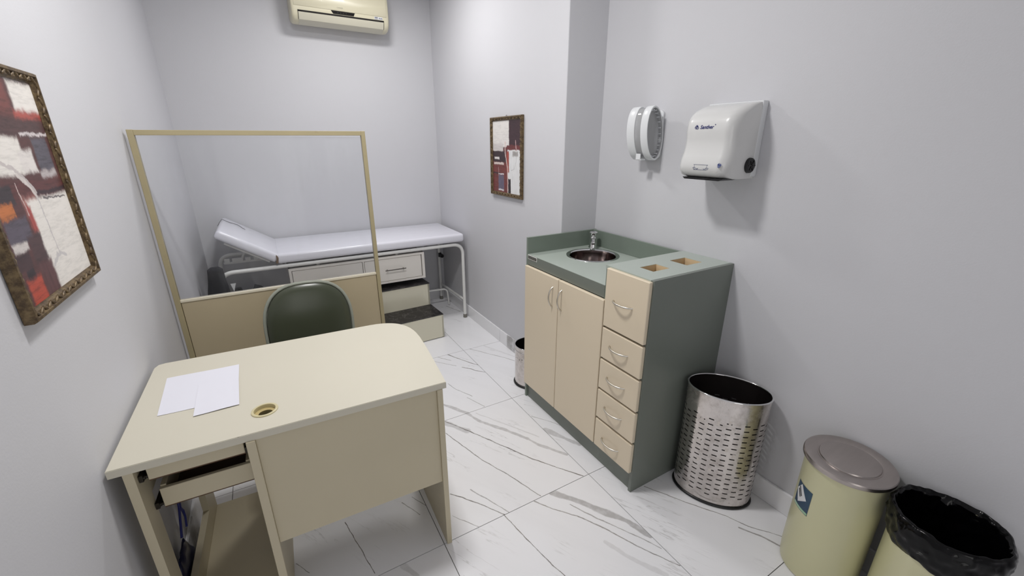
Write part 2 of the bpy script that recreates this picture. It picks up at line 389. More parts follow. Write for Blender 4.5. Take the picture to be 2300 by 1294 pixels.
gm = NB(); lathe(gm, [(.030, .7505), (.0305, .7535), (.034, .7545), (.0375, .753), (.038, .7502), (.0325, .7502), (.0325, .715), (.030, .715), (.030, .7505)], (gc[0], gc[1], 0), 40)
dob('cable_grommet', gm, mat('grommet_plastic', (204, 194, 156), .35), smooth=40)
gi = NB(); lathe(gi, [(.030, .7422), (.012, .7422)], (gc[0]-.002, gc[1]+.0, 0), 24); lathe(gi, [(.0301, .7422), (.029, .7380), (.012, .7422)], (gc[0], gc[1], 0), 24)
gi.free()
gi = plate(circle(gc[0], gc[1], .0298, 32), [[(gc[0]+.001+.020*cos(a), gc[1]-.003+.018*sin(a)) for a in [2*pi*i/24 for i in range(24)]]], .7390, .7415)
dob('grommet_cap', gi, mat('grommet_cap_plastic', (190, 172, 122), .4))
# side panels
b = plate([(0.002, 0), (.60, 0), (.615, .03), (.615, .726), (.002, .726)], [[(.075, .13), (.50, .13), (.50, .30), (.46, .60), (.075, .60)]], .028, .050, 'x')
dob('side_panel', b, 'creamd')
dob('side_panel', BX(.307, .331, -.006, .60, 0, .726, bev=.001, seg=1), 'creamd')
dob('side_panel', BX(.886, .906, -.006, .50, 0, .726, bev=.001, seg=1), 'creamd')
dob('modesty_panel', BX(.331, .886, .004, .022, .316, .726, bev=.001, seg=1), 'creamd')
dob('bottom_shelf', BX(.050, .307, .03, .615, .030, .050, bev=.001, seg=1), 'creamd')
slide = mat('dark_steel_slide', (60, 56, 50), .4, .8)
for (ys, zb, zt, gap) in ((.022, .676, .7215, 0), (.062, .545, .612, 1)):
    x0, x1 = .070, .297
    dr = dob('drawer', BX(x0, x1, ys, ys+.013, zb, zt-(.004 if gap else 0), bev=.0012, seg=1), 'creamd')
    bm = BX(x0, x0+.014, ys+.013, ys+.44, zb, zt, bev=.001, seg=1); dob('drawer_side', bm, 'creamd', dr)
    bm = BX(x1-.014, x1, ys+.013, ys+.44, zb, zt, bev=.001, seg=1); dob('drawer_side', bm, 'creamd', dr)
    dob('drawer_bottom', BX(x0, x1, ys+.002, ys+.44, zb-.004, zb+.001), mat('brown_hardboard', (86, 62, 40), .7), dr)
    dob('drawer_front', BX(x0-.012, x1+.006, ys+.44, ys+.456, zb-.012, min(zt+.01, .722), bev=.001, seg=1), 'cream', dr)
    for s, xx in ((-1, .051), (1, .2985)):
        sl = NB(); w = .0185 if s < 0 else .0075
        box(sl, xx, xx+w*.5, ys-.004, ys+.42, zb+.001, zb+.021); box(sl, xx+w*.5, xx+w, ys+.002, ys+.42, zb+.006, zb+.014)
        if s < 0: lathe(sl, [(0, -.002), (.006, -.002), (.006, .002), (0, .002)], (xx+w*.6, ys+.004, zb+.010), 12, Matrix.Rotation(pi/2, 3, 'Y'))
        dob('drawer_slide', sl, slide, dr)
nk = L(-1.95, -.7350)
dob('chipped_edge', BX(.291, .295, -.0006, .002, .735, .7485), 'dark')

# papers
def sheet(pts, z, lab):
    b = NB()
    def F(u, v):
        a = Vector(pts[0]).lerp(Vector(pts[1]), u); c = Vector(pts[3]).lerp(Vector(pts[2]), u); p = a.lerp(c, v)
        e = max(abs(u-.5), abs(v-.5))*2
        return (p.x, p.y, z+.0008*max(0, e-.8)*5*(.5+.5*sin(7*u+3*v)))
    grid(b, F, 14, 16)
    r = bmesh.ops.solidify(b, geom=list(b.faces), thickness=.0003)
    tag(obj('paper_sheet', b, M['paper'], smooth=True), lab, 'paper')
sheet([(-2.168, -.230), (-1.947, -.243), (-1.943, -.505), (-2.157, -.492)], .7508, 'larger blank white paper sheet lying underneath on the cream desktop')
sheet([(-2.064, -.340), (-1.9455, -.345), (-1.939, -.549), (-2.060, -.552)], .7524, 'smaller blank white paper sheet lying on top, sticking out towards the drawers')

# blue cord and dark bag between desk and left wall
cb = NB()
tube(cb, [(-2.218, -.32+.01*sin(q*2.1), .60-.03*q) for q in range(14)], .0035, 8)
tube(cb, [(-2.214, -.335+.012*sin(q*1.7+1), .58-.03*q) for q in range(14)], .0035, 8)
tube(cb, fillet([(-2.218, -.30, .60), (-2.219, -.36, .42), (-2.216, -.34, .30), (-2.216, -.42, .21)], .05), .004, 8)
tag(obj('cable', cb, mat('blue_cable', (38, 44, 120), .4), smooth=True), 'blue cable hanging down between the left wall and the desk side', 'cable')
bg = NB()
def F(u, v):
    a = 2*pi*u; z = .003+.20*v
    w = (.11+.02*sin(5*v))*(1-.35*v*v); t = .010+.0016*sin(9*a+13*v)
    if v in (0, 1): t *= .4; w *= .9
    return (-2.2115+t*cos(a), -.47+w*sin(a)*(1+.04*sin(4*a+6*v)), z+.008*sin(3*a+1)*v)
grid(bg, F, 40, 16, True)
bmesh.ops.contextual_create(bg, geom=[e for e in bg.edges if e.is_boundary])
tag(obj('plastic_bag', bg, mat('navy_plastic', (12, 20, 62), .3, bump=.5, bs=25, bd=.004), smooth=True), 'dark blue crumpled bag on the floor beside the left wall behind the desk side', 'bag')

# ------------------------------------------------------------------ chair behind the desk
CX, CY = -1.662, .03
chair = thing('office_chair', 'office chair with dark green vinyl backrest behind the cream desk', 'chair', (CX, CY, 0))
vin = mat('dark_green_vinyl', (66, 71, 56), .30, var=.05, vs=5, bump=.1, bs=60)
shellm = mat('grey_green_plastic', (150, 154, 142), .45)
tilt = Matrix.Translation((CX, .25, .44)) @ Matrix.Rotation(radians(-7), 4, 'X') @ Matrix.Rotation(radians(1.5), 4, 'Y')
def back_outline(w, h, n=48, z0=0):
    out = []
    for i in range(n):
        a = 2*pi*i/n; c, s = cos(a), sin(a)
        e = .72 if s > 0 else .55
        X = w*(abs(c)**e)*(1 if c > 0 else -1); Z = h*.5*(abs(s)**(.85 if s > 0 else .6))*(1 if s > 0 else -1)
        out.append((X, Z+h*.5+z0))
    return out
def pad(w, h, th0, th1, z0=0, puff=.0):
    b = bmesh.new(); ol = back_outline(w, h, z0=z0); c = Vector((0, 0, h*.5+z0)); rings = []
    for k, (s, y) in enumerate([(0.001, -th1-puff), (.35, -th1-puff*.9), (.65, -th1-puff*.6), (.85, -th1-puff*.2), (.95, -th1*.85), (1, -th1*.4), (1, th0*.3), (.97, th0)]):
        rings.append([b.verts.new((x*s, y, c.z+(z-c.z)*s)) for x, z in ol])
    for A, B in zip(rings[:-1], rings[1:]):
        for i in range(len(A)): b.faces.new((A[i], A[(i+1) % len(A)], B[(i+1) % len(A)], B[i]))
    b.faces.new(rings[-1]); bmesh.ops.remove_doubles(b, verts=b.verts, dist=.0004); return b
b = NB(); join(b, pad(.196, .43, .010, .020, puff=.016), tilt); obj('backrest', b, vin, chair, smooth=40)
b = NB(); ol = back_outline(.206, .444, z0=-.007)
tube(b, [tilt @ Vector((x, .006, z)) for x, z in ol], .0085, 10, closed=True)
join(b, pad(.203, .438, .022, -.012, z0=-.004), tilt); obj('back_shell', b, shellm, chair, smooth=40, label='grey plastic edging and rear shell')
b = NB(); tube(b, fillet([(CX, .285, .60), (CX, .30, .38), (CX, .05, .385)], .06), .014, 10); obj('back_support', b, M['black'], chair, smooth=40)
b = NB(); prism(b, rrect(CX-.22, CX+.22, CY-.13, CY+.19, .07), .405, .465, 'z', bev=.02, seg=4); obj('seat', b, vin, chair, smooth=40)
b = NB(); lathe(b, [(0, .40), (.03, .40), (.03, .30), (.022, .30), (.022, .08), (.035, .08), (.035, .05), (0, .05)], (CX, CY, 0), 24); obj('gas_column', b, M['black'], chair, smooth=30)
for q in range(5):
    a = 2*pi*q/5+.3; d = Vector((cos(a), sin(a), 0)); n_ = Vector((-sin(a), cos(a), 0)); c = Vector((CX, CY, 0))
    b = NB(); tube(b, [c+d*.02+Vector((0, 0, .085)), c+d*.14+Vector((0, 0, .075)), c+d*.24+Vector((0, 0, .06))], .015, 8, rs=[.02, .016, .012]); lg = obj('base_leg', b, M['black'], chair, smooth=40)
    b = NB()
    for s in (-1, 1): lathe(b, [(0, -.008), (.022, -.008), (.024, 0), (.022, .008), (0, .008)], c+d*.24+n_*s*.012+Vector((0, 0, .0245)), 20, Matrix((d, Vector((0, 0, 1)), n_)).transposed())
    obj('caster', b, M['black'], lg, smooth=40)

# ------------------------------------------------------------------ partition screen
part = thing('partition_screen', 'freestanding cream framed screen with clear upper pane, standing behind the desk', 'partition', (-1.735, .5, 0))
PX0, PX1, PY = -2.2255, -1.231, .5
obj('post', BX(PX0, PX0+.023, PY, PY+.030, .02, 1.604, bev=.0015, seg=1), M['part'], part)
obj('post', BX(PX1-.021, PX1, PY, PY+.030, .02, 1.610, bev=.0015, seg=1), M['part'], part)
b = NB(); prism(b, [(PX0+.023, 1.581), (PX1-.021, 1.587), (PX1-.021, 1.609), (PX0+.023, 1.603)], PY+.001, PY+.029, 'y', bev=.001, seg=1); obj('top_rail', b, M['part'], part)
obj('lower_panel', BX(PX0+.025, PX1-.023, PY+.006, PY+.022, .09, .802, bev=.001, seg=1), mat('partition_panel', (188, 174, 144), .48, var=.05, vs=2.5, bump=.05), part)
obj('middle_rail', BX(PX0+.023, PX1-.021, PY+.002, PY+.027, .802, .815, bev=.0015, seg=1), mat('pale_edge', (230, 222, 200), .45), part, label='pale cream rail between panel and pane')
obj('bottom_rail', BX(PX0+.023, PX1-.021, PY+.002, PY+.027, .065, .09, bev=.001, seg=1), M['part'], part)
for xx in (PX0+.0005, PX1-.0235): obj('foot', BX(xx, xx+.023, PY-.10, PY+.13, 0, .02, bev=.002, seg=1), M['part'], part)
def paneglass():
    t = NT('clear_acrylic'); t.n.remove(t.b); out = t.n['Material Output']
    tr = t.node('ShaderNodeBsdfTransparent'); tr.inputs[0].default_value = (.955, .96, .965, 1)
    gl = t.node('ShaderNodeBsdfGlossy'); gl.inputs['Roughness'].default_value = .04
    df = t.node('ShaderNodeBsdfDiffuse'); df.inputs[0].default_value = (.8, .82, .86, 1)
    p = t.oc(); sm = t.mr(t.noise(t.vec('MULTIPLY', p, (3, 1, .8)), 2.2, 4, .6), .45, .75, .015, .075)
    fr = t.node('ShaderNodeFresnel'); fr.inputs[0].default_value = 1.18
    m1 = t.node('ShaderNodeMixShader'); m2 = t.node('ShaderNodeMixShader')
    t.t.links.new(sm, m1.inputs[0]); t.t.links.new(tr.outputs[0], m1.inputs[1]); t.t.links.new(df.outputs[0], m1.inputs[2])
    t.t.links.new(fr.outputs[0], m2.inputs[0]); t.t.links.new(m1.outputs[0], m2.inputs[1]); t.t.links.new(gl.outputs[0], m2.inputs[2])
    t.t.links.new(m2.outputs[0], out.inputs[0]); return t.m
obj('clear_pane', BX(PX0+.0232, PX1-.0212, PY+.013, PY+.016, .8152, 1.5805), paneglass(), part, label='clear slightly smeared plastic pane')

# ------------------------------------------------------------------ examination couch
bed = thing('examination_couch', 'white vinyl examination couch with raised headrest against the back wall', 'examination bed', (-1.2, 1.66, 0))
def cushion(sx, sy, sz, r=.022, seg=5, wrin=.0015, nx=34, ny=16):
    b = bmesh.new(); bmesh.ops.create_cube(b, size=1)
    bmesh.ops.transform(b, matrix=Matrix.Diagonal((sx, sy, sz, 1)), verts=b.verts)
    bmesh.ops.bevel(b, geom=list(b.edges), offset=r, segments=seg, profile=.5, affect='EDGES')
    return b
b = NB(); join(b, cushion(1.458, .622, .072), Matrix.Translation((-1.029, 1.661, .764)))
obj('mattress', b, M['vinyl'], bed, smooth=60)
HR = Matrix.Translation((-1.762, 1.661, .733)) @ Matrix.Rotation(radians(33), 4, 'Y')
b = NB(); join(b, cushion(.400, .622, .064), HR @ Matrix.Translation((-.203, 0, .034)))
hd = obj('headrest', b, M['vinyl'], bed, smooth=60)
cs = NB(); tube(cs, [HR @ Vector((-.4045+.0*q, .10+.03*q, .02+.01*q)) for q in range(3)]+[HR @ Vector((-.400+.02*q, .17-.006*q*sin(q), .0665+.0004*q)) for q in range(9)], .0016, 6)
obj('cover_edge', cs, mat('dark_crease', (70, 66, 66), .7), hd, smooth=True, label='dark curling edge of the plastic cover')
fo = NB()
for q in range(7):
    yy = 1.352+.006*q; tube(fo, [(-1.757+.006*sin(q*2), yy-.005, .735), (-1.752+.008*sin(q*1.3), yy-.006, .775), (-1.757+.004*cos(q), yy, .793+.004*sin(q))], .0035, 6)
obj('torn_foam', fo, mat('brown_foam', (120, 100, 84), .9), bed, smooth=True, label='brown torn foam at the hinge')
for y, xr, xl in ((1.378, -.308, -2.115), (1.955, -.320, -2.150)):
    b = NB(); tube(b, fillet([(xl, y, .03), (xl, y, .703), (xr, y, .703), (xr, y, .03)], .095, 10), .0145, 14)
    sf = obj('side_frame', b, M['white_metal'], bed, smooth=50)
    for xx in (xl, xr):
        b = NB(); lathe(b, [(0, 0), (.018, 0), (.018, .028), (.0145, .034), (0, .034)], (xx, y, 0), 20); obj('foot_cap', b, mat('grey_rubber', (120, 118, 112), .7), sf, smooth=40)
for xx in (-.313, -2.132):
    b = NB(); tube(b, [(xx-.003*0, 1.378, .178), (xx, 1.955, .165)], .011, 12); obj('cross_bar', b, M['white_metal'], bed, smooth=50)
for xx in (-.62, -1.72):
    b = NB(); tube(b, [(xx, 1.378, .706), (xx, 1.955, .706)], .011, 12); obj('cross_bar', b, M['white_metal'], bed, smooth=50)
b = NB(); tube(b, [(-1.80, 1.40, .745), (-2.045, 1.40, .905)], .009, 10); tube(b, [(-1.80, 1.92, .745), (-2.045, 1.92, .905)], .009, 10); tube(b, [(-2.03, 1.40, .893), (-2.03, 1.92, .893)], .008, 10)
obj('headrest_frame', b, M['white_metal'], bed, smooth=50)
b = NB(); tube(b, [(-1.93, 1.70, .815), (-1.985, 1.70, .712)], .007, 8); tube(b, [(-1.93, 1.60, .815), (-1.93, 1.78, .815)], .006, 8); obj('support_arm', b, M['white_metal'], bed, smooth=50)
b = NB(); box(b, -2.10, -1.78, 1.695, 1.705, .690, .703)
for q, (a, w) in enumerate(((-2.095, .035), (-2.045, .07), (-1.96, .035), (-1.905, .03), (-1.86, .03), (-1.815, .02))): box(b, a, a+w, 1.69, 1.71, .700, .728, bev=.002, seg=1)
obj('ratchet_rail', b, M['white_metal'], bed)
b = NB(); lathe(b, [(0, -.02), (.018, -.02), (.022, 0), (.018, .02), (0, .02)], (-.305, 1.928, .47), 12, Matrix.Rotation(pi/2, 3, 'X')); box(b, -.332, -.30, 1.935, 1.975, .455, .50, bev=.004)
obj('clamp_knob', b, M['black'], bed, smooth=40)
b = NB(); tube(b, fillet([(-.66, 1.72, .197), (-.345, 1.72, .185), (-.322, 1.74, .012)], .05), .008, 10); obj('floor_brace', b, M['white_metal'], bed, smooth=50)
# drawer box under the mattress
DX0, DX1, DY0, DY1, DZ0, DZ1 = -1.694, -.668, 1.366, 1.80, .452, .676
b = NB(); box(b, DX0, DX1, DY0+.018, DY1, DZ1-.012, DZ1); box(b, DX0, DX1, DY0+.018, DY1, DZ0, DZ0+.012); box(b, DX0, DX0+.012, DY0+.018, DY1, DZ0, DZ1); box(b, DX1-.012, DX1, DY0+.018, DY1, DZ0, DZ1); box(b, DX0, DX1, DY1-.01, DY1, DZ0, DZ1)
obj('drawer_cabinet', b, M['drawer_white'], bed)
b = plate([(DX0, DZ0), (DX1, DZ0), (DX1, DZ1), (DX0, DZ1)], [[(DX0+.018, DZ0+.016), (-1.172, DZ0+.016), (-1.172, DZ1-.016), (DX0+.018, DZ1-.016)], [(-1.162, DZ0+.016), (DX1-.022, DZ0+.016), (DX1-.022, DZ1-.016), (-1.162, DZ1-.016)]], DY0, DY0+.02, 'y')
obj('face_frame', b, M['drawer_white'], bed)
for a, c, hx in ((DX0+.021, -1.175, -1.43), (-1.159, DX1-.028, -.921)):
    d = obj('drawer', BX(a, c, DY0+.003, DY0+.38, DZ0+.019, DZ1-.019, bev=.002, seg=1), M['drawer_white'], bed)
    b = NB(); tube(b, [(hx-.085, DY0-.022, .566), (hx+.085, DY0-.022, .566)], .0045, 10)
    for s in (-1, 1): tube(b, [(hx+s*.066, DY0-.022, .566), (hx+s*.066, DY0+.004, .566)], .004, 8)
    obj('handle', b, mat('dark_nickel', (120, 116, 112), .25, 1), d, smooth=40)
for xx in (-1.5, -.9):
    b = NB()
    for yy in (1.395,): box(b, xx, xx+.02, yy, yy+.12, DZ1, .708)
    obj('hanger', b, M['white_metal'], bed)

# dark blood pressure cuff bundle and small gauge at the head end
b = NB()
def F(u, v):
    a = 2*pi*u; z = .765-.66*v
    wx = .040+.022*min(1, v*3)+.010*v; wy = .036+.010*min(1, v*4)
    if v == 0: wx *= .55; wy *= .6
    r = 1+.05*sin(5*a+9*v)+.03*sin(11*a-20*v)
    e = .6
    cx = (abs(cos(a))**e)*(1 if cos(a) > 0 else -1); cy = (abs(sin(a))**e)*(1 if sin(a) > 0 else -1)
    return (-2.124-.024*v+wx*r*cx, 1.332+wy*.55*r*cy, z)
grid(b, F, 44, 40, True); bmesh.ops.contextual_create(b, geom=[e for e in b.edges if e.is_boundary])
for f in b.faces: pass
tag(obj('cloth_bundle', b, mat('black_fabric', (24, 24, 30), .75, bump=.4, bs=40, bd=.003), smooth=60), 'black fabric bundle hanging at the head end of the white couch', 'bag')
gg = thing('gauge_box', 'small dark device with white triangular tag beside the black fabric bundle', 'device', (-2.03, 1.40, 0))
GX = len(COL.objects)
b = NB(); prism(b, [(-2.064, .20), (-2.0, .20), (-2.0, .545), (-2.012, .60), (-2.045, .60), (-2.064, .545)], 1.325, 1.36, 'y', bev=.006); obj('housing', b, M['black'], gg, smooth=40)
b = NB(); prism(b, [(-2.068, .640), (-2.036, .640), (-2.055, .585)], 1.318, 1.3205, 'y'); obj('tag', b, M['white_pl'], gg)
b = NB(); prism(b, rrect(-2.066, -1.998, .46, .535, .01), 1.316, 1.3248, 'y'); obj('dial', b, mat('grey_dial', (130, 128, 126), .5), gg)
b = NB(); tube(b, [(-2.0, 1.345, .02), (-2.0, 1.345, .21)], .01, 10); box(b, -2.08, -1.95, 1.30, 1.40, 0, .02, bev=.004); tube(b, [(-2.045, 1.345, .02), (-2.045, 1.345, .21)], .01, 10); obj('stand', b, M['black'], gg, smooth=40)
gg.location.x += .012
b = NB()
def F(u, v):
    a = 2*pi*u; z = .003+.44*v; s = sin(pi*min(1, v*.92+.08))**.5 if v < 1 else 0.05
    return (-1.93+.145*s*cos(a)*(1+.06*sin(3*a+5*v))-.02*v, 1.86+.085*s*sin(a)*(1+.08*sin(4*a)), z+.02*cos(a)*v)
grid(b, F, 40, 22, True); bmesh.ops.contextual_create(b, geom=[e for e in b.edges if e.is_boundary])
tag(obj('soft_bag', b, mat('charcoal_fabric', (50, 50, 58), .8, bump=.5, bs=18, bd=.006), smooth=60), 'dark slumped bag on the floor under the head end of the couch', 'bag')

# ------------------------------------------------------------------ step stool
ST = thing('step_stool', 'two tread cream step stool with black marbled treads below the couch', 'step stool', (-.636, 1.073, 0), .05)
stm = mat('cream_enamel', (220, 216, 196), .16, var=.03)
def treadmat():
    t = NT('black_marbled_rubber'); p = t.oc(); r = t.math('ABSOLUTE', t.math('SUBTRACT', t.noise(p, 9, 6, .65), .5))
    c = t.mix(t.mr(r, 0, .02, .45, 0), lin((26, 23, 24)), lin((110, 106, 104))); t.t.links.new(c, t.b.inputs['Base Color']); t.b.inputs['Roughness'].default_value = .45; return t.m
TM = treadmat()
def stp(name, bm, m): return obj(name, bm, m, ST, local=True)
b = NB()
SW, S1, S2 = .50, .262, .50
box(b, -SW, 0, 0, .014, .006, .204, bev=.001, seg=1); box(b, -SW, -SW+.014, 0, S2, .006, .204); box(b, -.014, 0, 0, S2, .006, .204); stp('lower_box', b, stm)
b = NB(); box(b, -SW, -.004, S1, S1+.014, .211, .402, bev=.001, seg=1); box(b, -SW, -SW+.014, S1, S2, .204, .402); box(b, -.018, -.004, S1, S2, .204, .402); box(b, -SW, 0, S2-.014, S2, .006, .402); stp('upper_box', b, stm)
stp('tread', BX(-SW-.002, .002, -.003, S1+.006, .204, .211, bev=.002, seg=1), TM)
stp('tread', BX(-SW-.002, .001, S1-.004, S2+.002, .402, .409, bev=.002, seg=1), TM)
for xx in (-SW+.03, -.03):
    for yy in (.03, S2-.03): stp('rubber_foot', lathe(NB(), [(0, 0), (.014, 0), (.014, .0065), (0, .0065)], (xx, yy, 0), 12), M['black'])

# ------------------------------------------------------------------ washbasin cabinet
D, HC, HS, Y1, Y2 = .505, 1.042, .947, -.934, -.6627
cab = thing('washbasin_cabinet', 'green and beige washbasin cabinet with two doors and five stacked drawer fronts', 'cabinet', (-.25, -.467, 0))
G, GD, FR = M['green'], M['green_shaded'], M['front']
# right hand side, slightly notched plinth; left hand side rises above the worktop
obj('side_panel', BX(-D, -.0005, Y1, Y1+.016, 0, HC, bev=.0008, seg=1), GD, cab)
obj('side_panel', BX(-D, -.0005, -.0155, -.0005, 0, HC, bev=.0008, seg=1), G, cab)
obj('divider', BX(-D+.001, -.013, Y2-.008, Y2, .108, HC-.018, bev=.0008, seg=1), G, cab)
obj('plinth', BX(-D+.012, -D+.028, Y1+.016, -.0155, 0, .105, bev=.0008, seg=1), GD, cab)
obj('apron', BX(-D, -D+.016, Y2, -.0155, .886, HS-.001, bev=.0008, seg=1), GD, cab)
obj('back_panel', BX(-.0125, -.0005, Y1+.016, -.0155, .02, HC-.0185, bev=.0005, seg=1), G, cab)
obj('splash_panel', BX(-.025, -.0125, Y2+.0005, -.0155, HS+.0005, HC, bev=.0008, seg=1), G, cab)
SK = (-.202, -.224)
b = plate([(-D+.0002, Y2+.0003), (-.0126, Y2+.0003), (-.0126, -.0158), (-D+.0002, -.0158)], [circle(SK[0], SK[1], .135, 48)], HS-.0175, HS)
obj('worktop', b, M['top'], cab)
H1 = (-.408, -.307, -.840, -.764); H2 = (-.206, -.102, -.846, -.753)
ring = lambda h: [(h[0], h[2]), (h[1], h[2]), (h[1], h[3]), (h[0], h[3])]
b = plate([(-D-.001, Y1+.0165), (-.0005, Y1+.0165), (-.0005, Y2+.001), (-D-.001, Y2+.001)], [ring(H1), ring(H2)], HC-.018, HC)
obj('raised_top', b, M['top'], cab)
for h in (H1, H2):
    o_ = [(h[0]-.012, h[2]-.012), (h[1]+.012, h[2]-.012), (h[1]+.012, h[3]+.012), (h[0]-.012, h[3]+.012)]
    hi = [(h[0]+.0004, h[2]+.0004), (h[1]-.0004, h[2]+.0004), (h[1]-.0004, h[3]-.0004), (h[0]+.0004, h[3]-.0004)]
    b = plate(o_, [hi], HC-.052, HC-.0182); obj('opening_frame', b, M['inner'], cab, label='raw wood frame inside the top opening')
    b = plate(ring(h), [hi], HC-.018, HC-.0012); obj('opening_edge', b, M['inner'], cab)
obj('inside_shade_sheet', BX(-D+.02, -.03, Y1+.018, Y2-.01, HC-.16, HC-.15), M['dark'], cab, label='dark sheet standing in for shade inside the raised compartment')  # dark sheet added in place of the shade below the openings
def front(name, y0, y1, z0, z1, par, x=-.5235):
    return obj(name, BX(x, -D+.0008, y0, y1, z0, z1, bev=.004, seg=3), FR, par)
def bow(par, axis, y, z, ln=.112, out=.028):
    b = NB(); pts = []
    for k in range(17):
        s = k/16; o = out*sin(pi*s)**.55; q = (s-.5)*ln
        pts.append((-.5230-o+.002, y+(q if axis == 'y' else 0), z+(q if axis == 'z' else 0)))
    tube(b, pts, .0042, 10); obj('handle', b, M['brushed'], par, smooth=50)
d = front('door', -.3385, -.0165, .112, .884, cab); bow(d, 'z', -.294, .776)
d = front('door', -.6805, -.3425, .112, .884, cab); bow(d, 'z', -.372, .781)
for z0, z1, zh in ((.766, 1.037, .903), (.606, .756, .683), (.443, .596, .522), (.279, .433, .361), (.112, .268, .184)):
    d = front('drawer', -.9285, -.6865, z0, z1, cab); bow(d, 'y', -.797, zh)
b = NB(); box(b, -D-.0014, -D-.0001, -.111, -.018, .9205, .9445, bev=.0006, seg=1)
pl = obj('name_plate', b, mat('plate_metal', (238, 238, 234), .35), cab, label='small silver framed maker plate')
obj('plate_field', BX(-D-.0018, -D-.0014, -.1075, -.0215, .9235, .9415), mat('dark_plate_print', (40, 38, 36), .5), pl)
b = NB()
for r_ in range(3):
    y = -.026
    while y > -.102:
        w = random.choice((.003, .004, .006)); box(b, -D-.0021, -D-.0018, y-w, y, .9255+r_*.0052, .9285+r_*.0052); y -= w+.0022
obj('plate_print', b, mat('plate_print_light', (130, 130, 124), .5), pl)

# sink, faucet
sk = thing('sink', 'round stainless steel basin set in the green worktop', 'sink', (SK[0], SK[1], HS-.12))
b = NB(); lathe(b, [(.1495, HS+.0004), (.1485, HS+.0028), (.142, HS+.0036), (.134, HS+.0022), (.1285, HS-.003)], (SK[0], SK[1], 0), 64); obj('rim', b, M['chrome'], sk, smooth=50)
b = NB(); lathe(b, [(.1285, HS-.003), (.126, HS-.02), (.118, HS-.085), (.095, HS-.112), (.055, HS-.120), (.021, HS-.122), (.021, HS-.128), (0, HS-.128)], (SK[0], SK[1], 0), 64)
obj('basin', b, mat('basin_steel', (118, 104, 102), .15, 1, var=.12, vs=10, bump=.1, bs=12, bd=.002), sk, smooth=50)  # steel colour darkened to paint in the dark reflections of the bowl
b = NB(); lathe(b, [(.0205, HS-.1215), (.019, HS-.1200), (.014, HS-.1205), (0, HS-.1215)], (SK[0], SK[1], 0), 24); obj('drain', b, M['chrome'], sk, smooth=40)
TX, TY = -.083, -.086
fc = thing('faucet', 'short chrome push-top faucet behind the round basin', 'faucet', (TX, TY, HS))
dr_ = Vector((SK[0]-TX, SK[1]-TY, 0)).normalized()
b = NB(); lathe(b, [(0, 0), (.027, 0), (.0275, .004), (.0245, .010), (.0235, .046), (.0225, .064), (.020, .070), (0, .070)], (TX, TY, HS), 32); obj('body', b, M['chrome'], fc, smooth=35)
b = NB(); lathe(b, [(0, .070), (.015, .070), (.015, .074), (.021, .078), (.0240, .083), (.0240, .094), (.0205, .0985), (0, .0995)], (TX, TY, HS), 32)
for k in range(12):
    a = 2*pi*k/12; tube(b, [(TX+.0225*cos(a), TY+.0225*sin(a), HS+.082), (TX+.0225*cos(a), TY+.0225*sin(a), HS+.094)], .0016, 6)
obj('push_button', b, M['chrome'], fc, smooth=35)
b = NB(); q0 = Vector((TX, TY, HS+.052)); tube(b, [q0+dr_*.012, q0+dr_*.04+Vector((0, 0, -.001)), q0+dr_*.058+Vector((0, 0, -.008))], .012, 16, rs=[.015, .0135, .012])
join(b, BX(-.012, .012, -.008, .008, -.010, .010, bev=.003), frame_m(q0+dr_*.060+Vector((0, 0, -.010)), dr_, (0, 0, 1)))
obj('spout', b, M['chrome'], fc, smooth=40)

# ------------------------------------------------------------------ paper towel dispenser
YL, YR = -.7185, -.9565
td = thing('paper_towel_dispenser', 'pearl white wall paper towel dispenser with dark blue lettering and black knob', 'paper towel dispenser', (0, (YL+YR)/2, 1.41))
PR = [(1.412, .150), (1.416, .178), (1.424, .194), (1.440, .205), (1.460, .208), (1.480, .205), (1.500, .198), (1.520, .191), (1.545, .187), (1.565, .187), (1.590, .190), (1.610, .190), (1.630, .186), (1.648, .177), (1.662, .163), (1.674, .145), (1.684, .122), (1.692, .095), (1.698, .065), (1.702, .034)]
def depth(z):
    for (a, p), (c, q) in zip(PR[:-1], PR[1:]):
        if a <= z <= c: return p+(q-p)*(z-a)/(c-a)
    return PR[-1][1]
b = bmesh.new(); rings = []
for z, dp in PR:
    r = min(.055, dp*.45); sec = []
    zz = (z-1.41)/.29; ins = .0 + .004*max(0, abs(zz-.5)-.38)*8
    y0, y1 = YL-ins-.001, YR+ins+.001
    sec.append((0-.012, y0)); sec.append((-.03, y0))
    for k in range(9):
        a = k/8*pi/2; sec.append((-(dp-r)-r*sin(a), y0-.010*0-(r-r*cos(a))*.8))
    for k in range(9):
        a = pi/2-k/8*pi/2; sec.append((-(dp-r)-r*sin(a), y1+(r-r*cos(a))*.8))
    sec.append((-.03, y1)); sec.append((-.012, y1))
    rings.append([b.verts.new((x, y, z)) for x, y in sec])
for A, B in zip(rings[:-1], rings[1:]):
    for i in range(len(A)): b.faces.new((A[i], A[(i+1) % len(A)], B[(i+1) % len(A)], B[i]))
b.faces.new(rings[0]); b.faces.new(rings[-1])
cv = obj('cover', b, M['pearl'], td, smooth=42)
b = NB(); prism(b, rrect(YR, YL, 1.416, 1.706, (.012, .012, .004, .004), 5), -.034, -.0006, 'x', bev=.0015, seg=1); obj('back_plate', b, M['white_pl'], td, smooth=40)
b = NB(); prism(b, rrect(YR-.001, YR+.01, 1.43, 1.60, .002, 2), -.0420, -.0345, 'x'); b.free()
b = NB(); prism(b, [(-.765, 1.4060), (-.925, 1.4060), (-.945, 1.414), (-.755, 1.414)], -.196, -.10, 'x', bev=.001, seg=1); obj('outlet_slot', b, M['black'], td, label='black paper outlet along the lower edge')
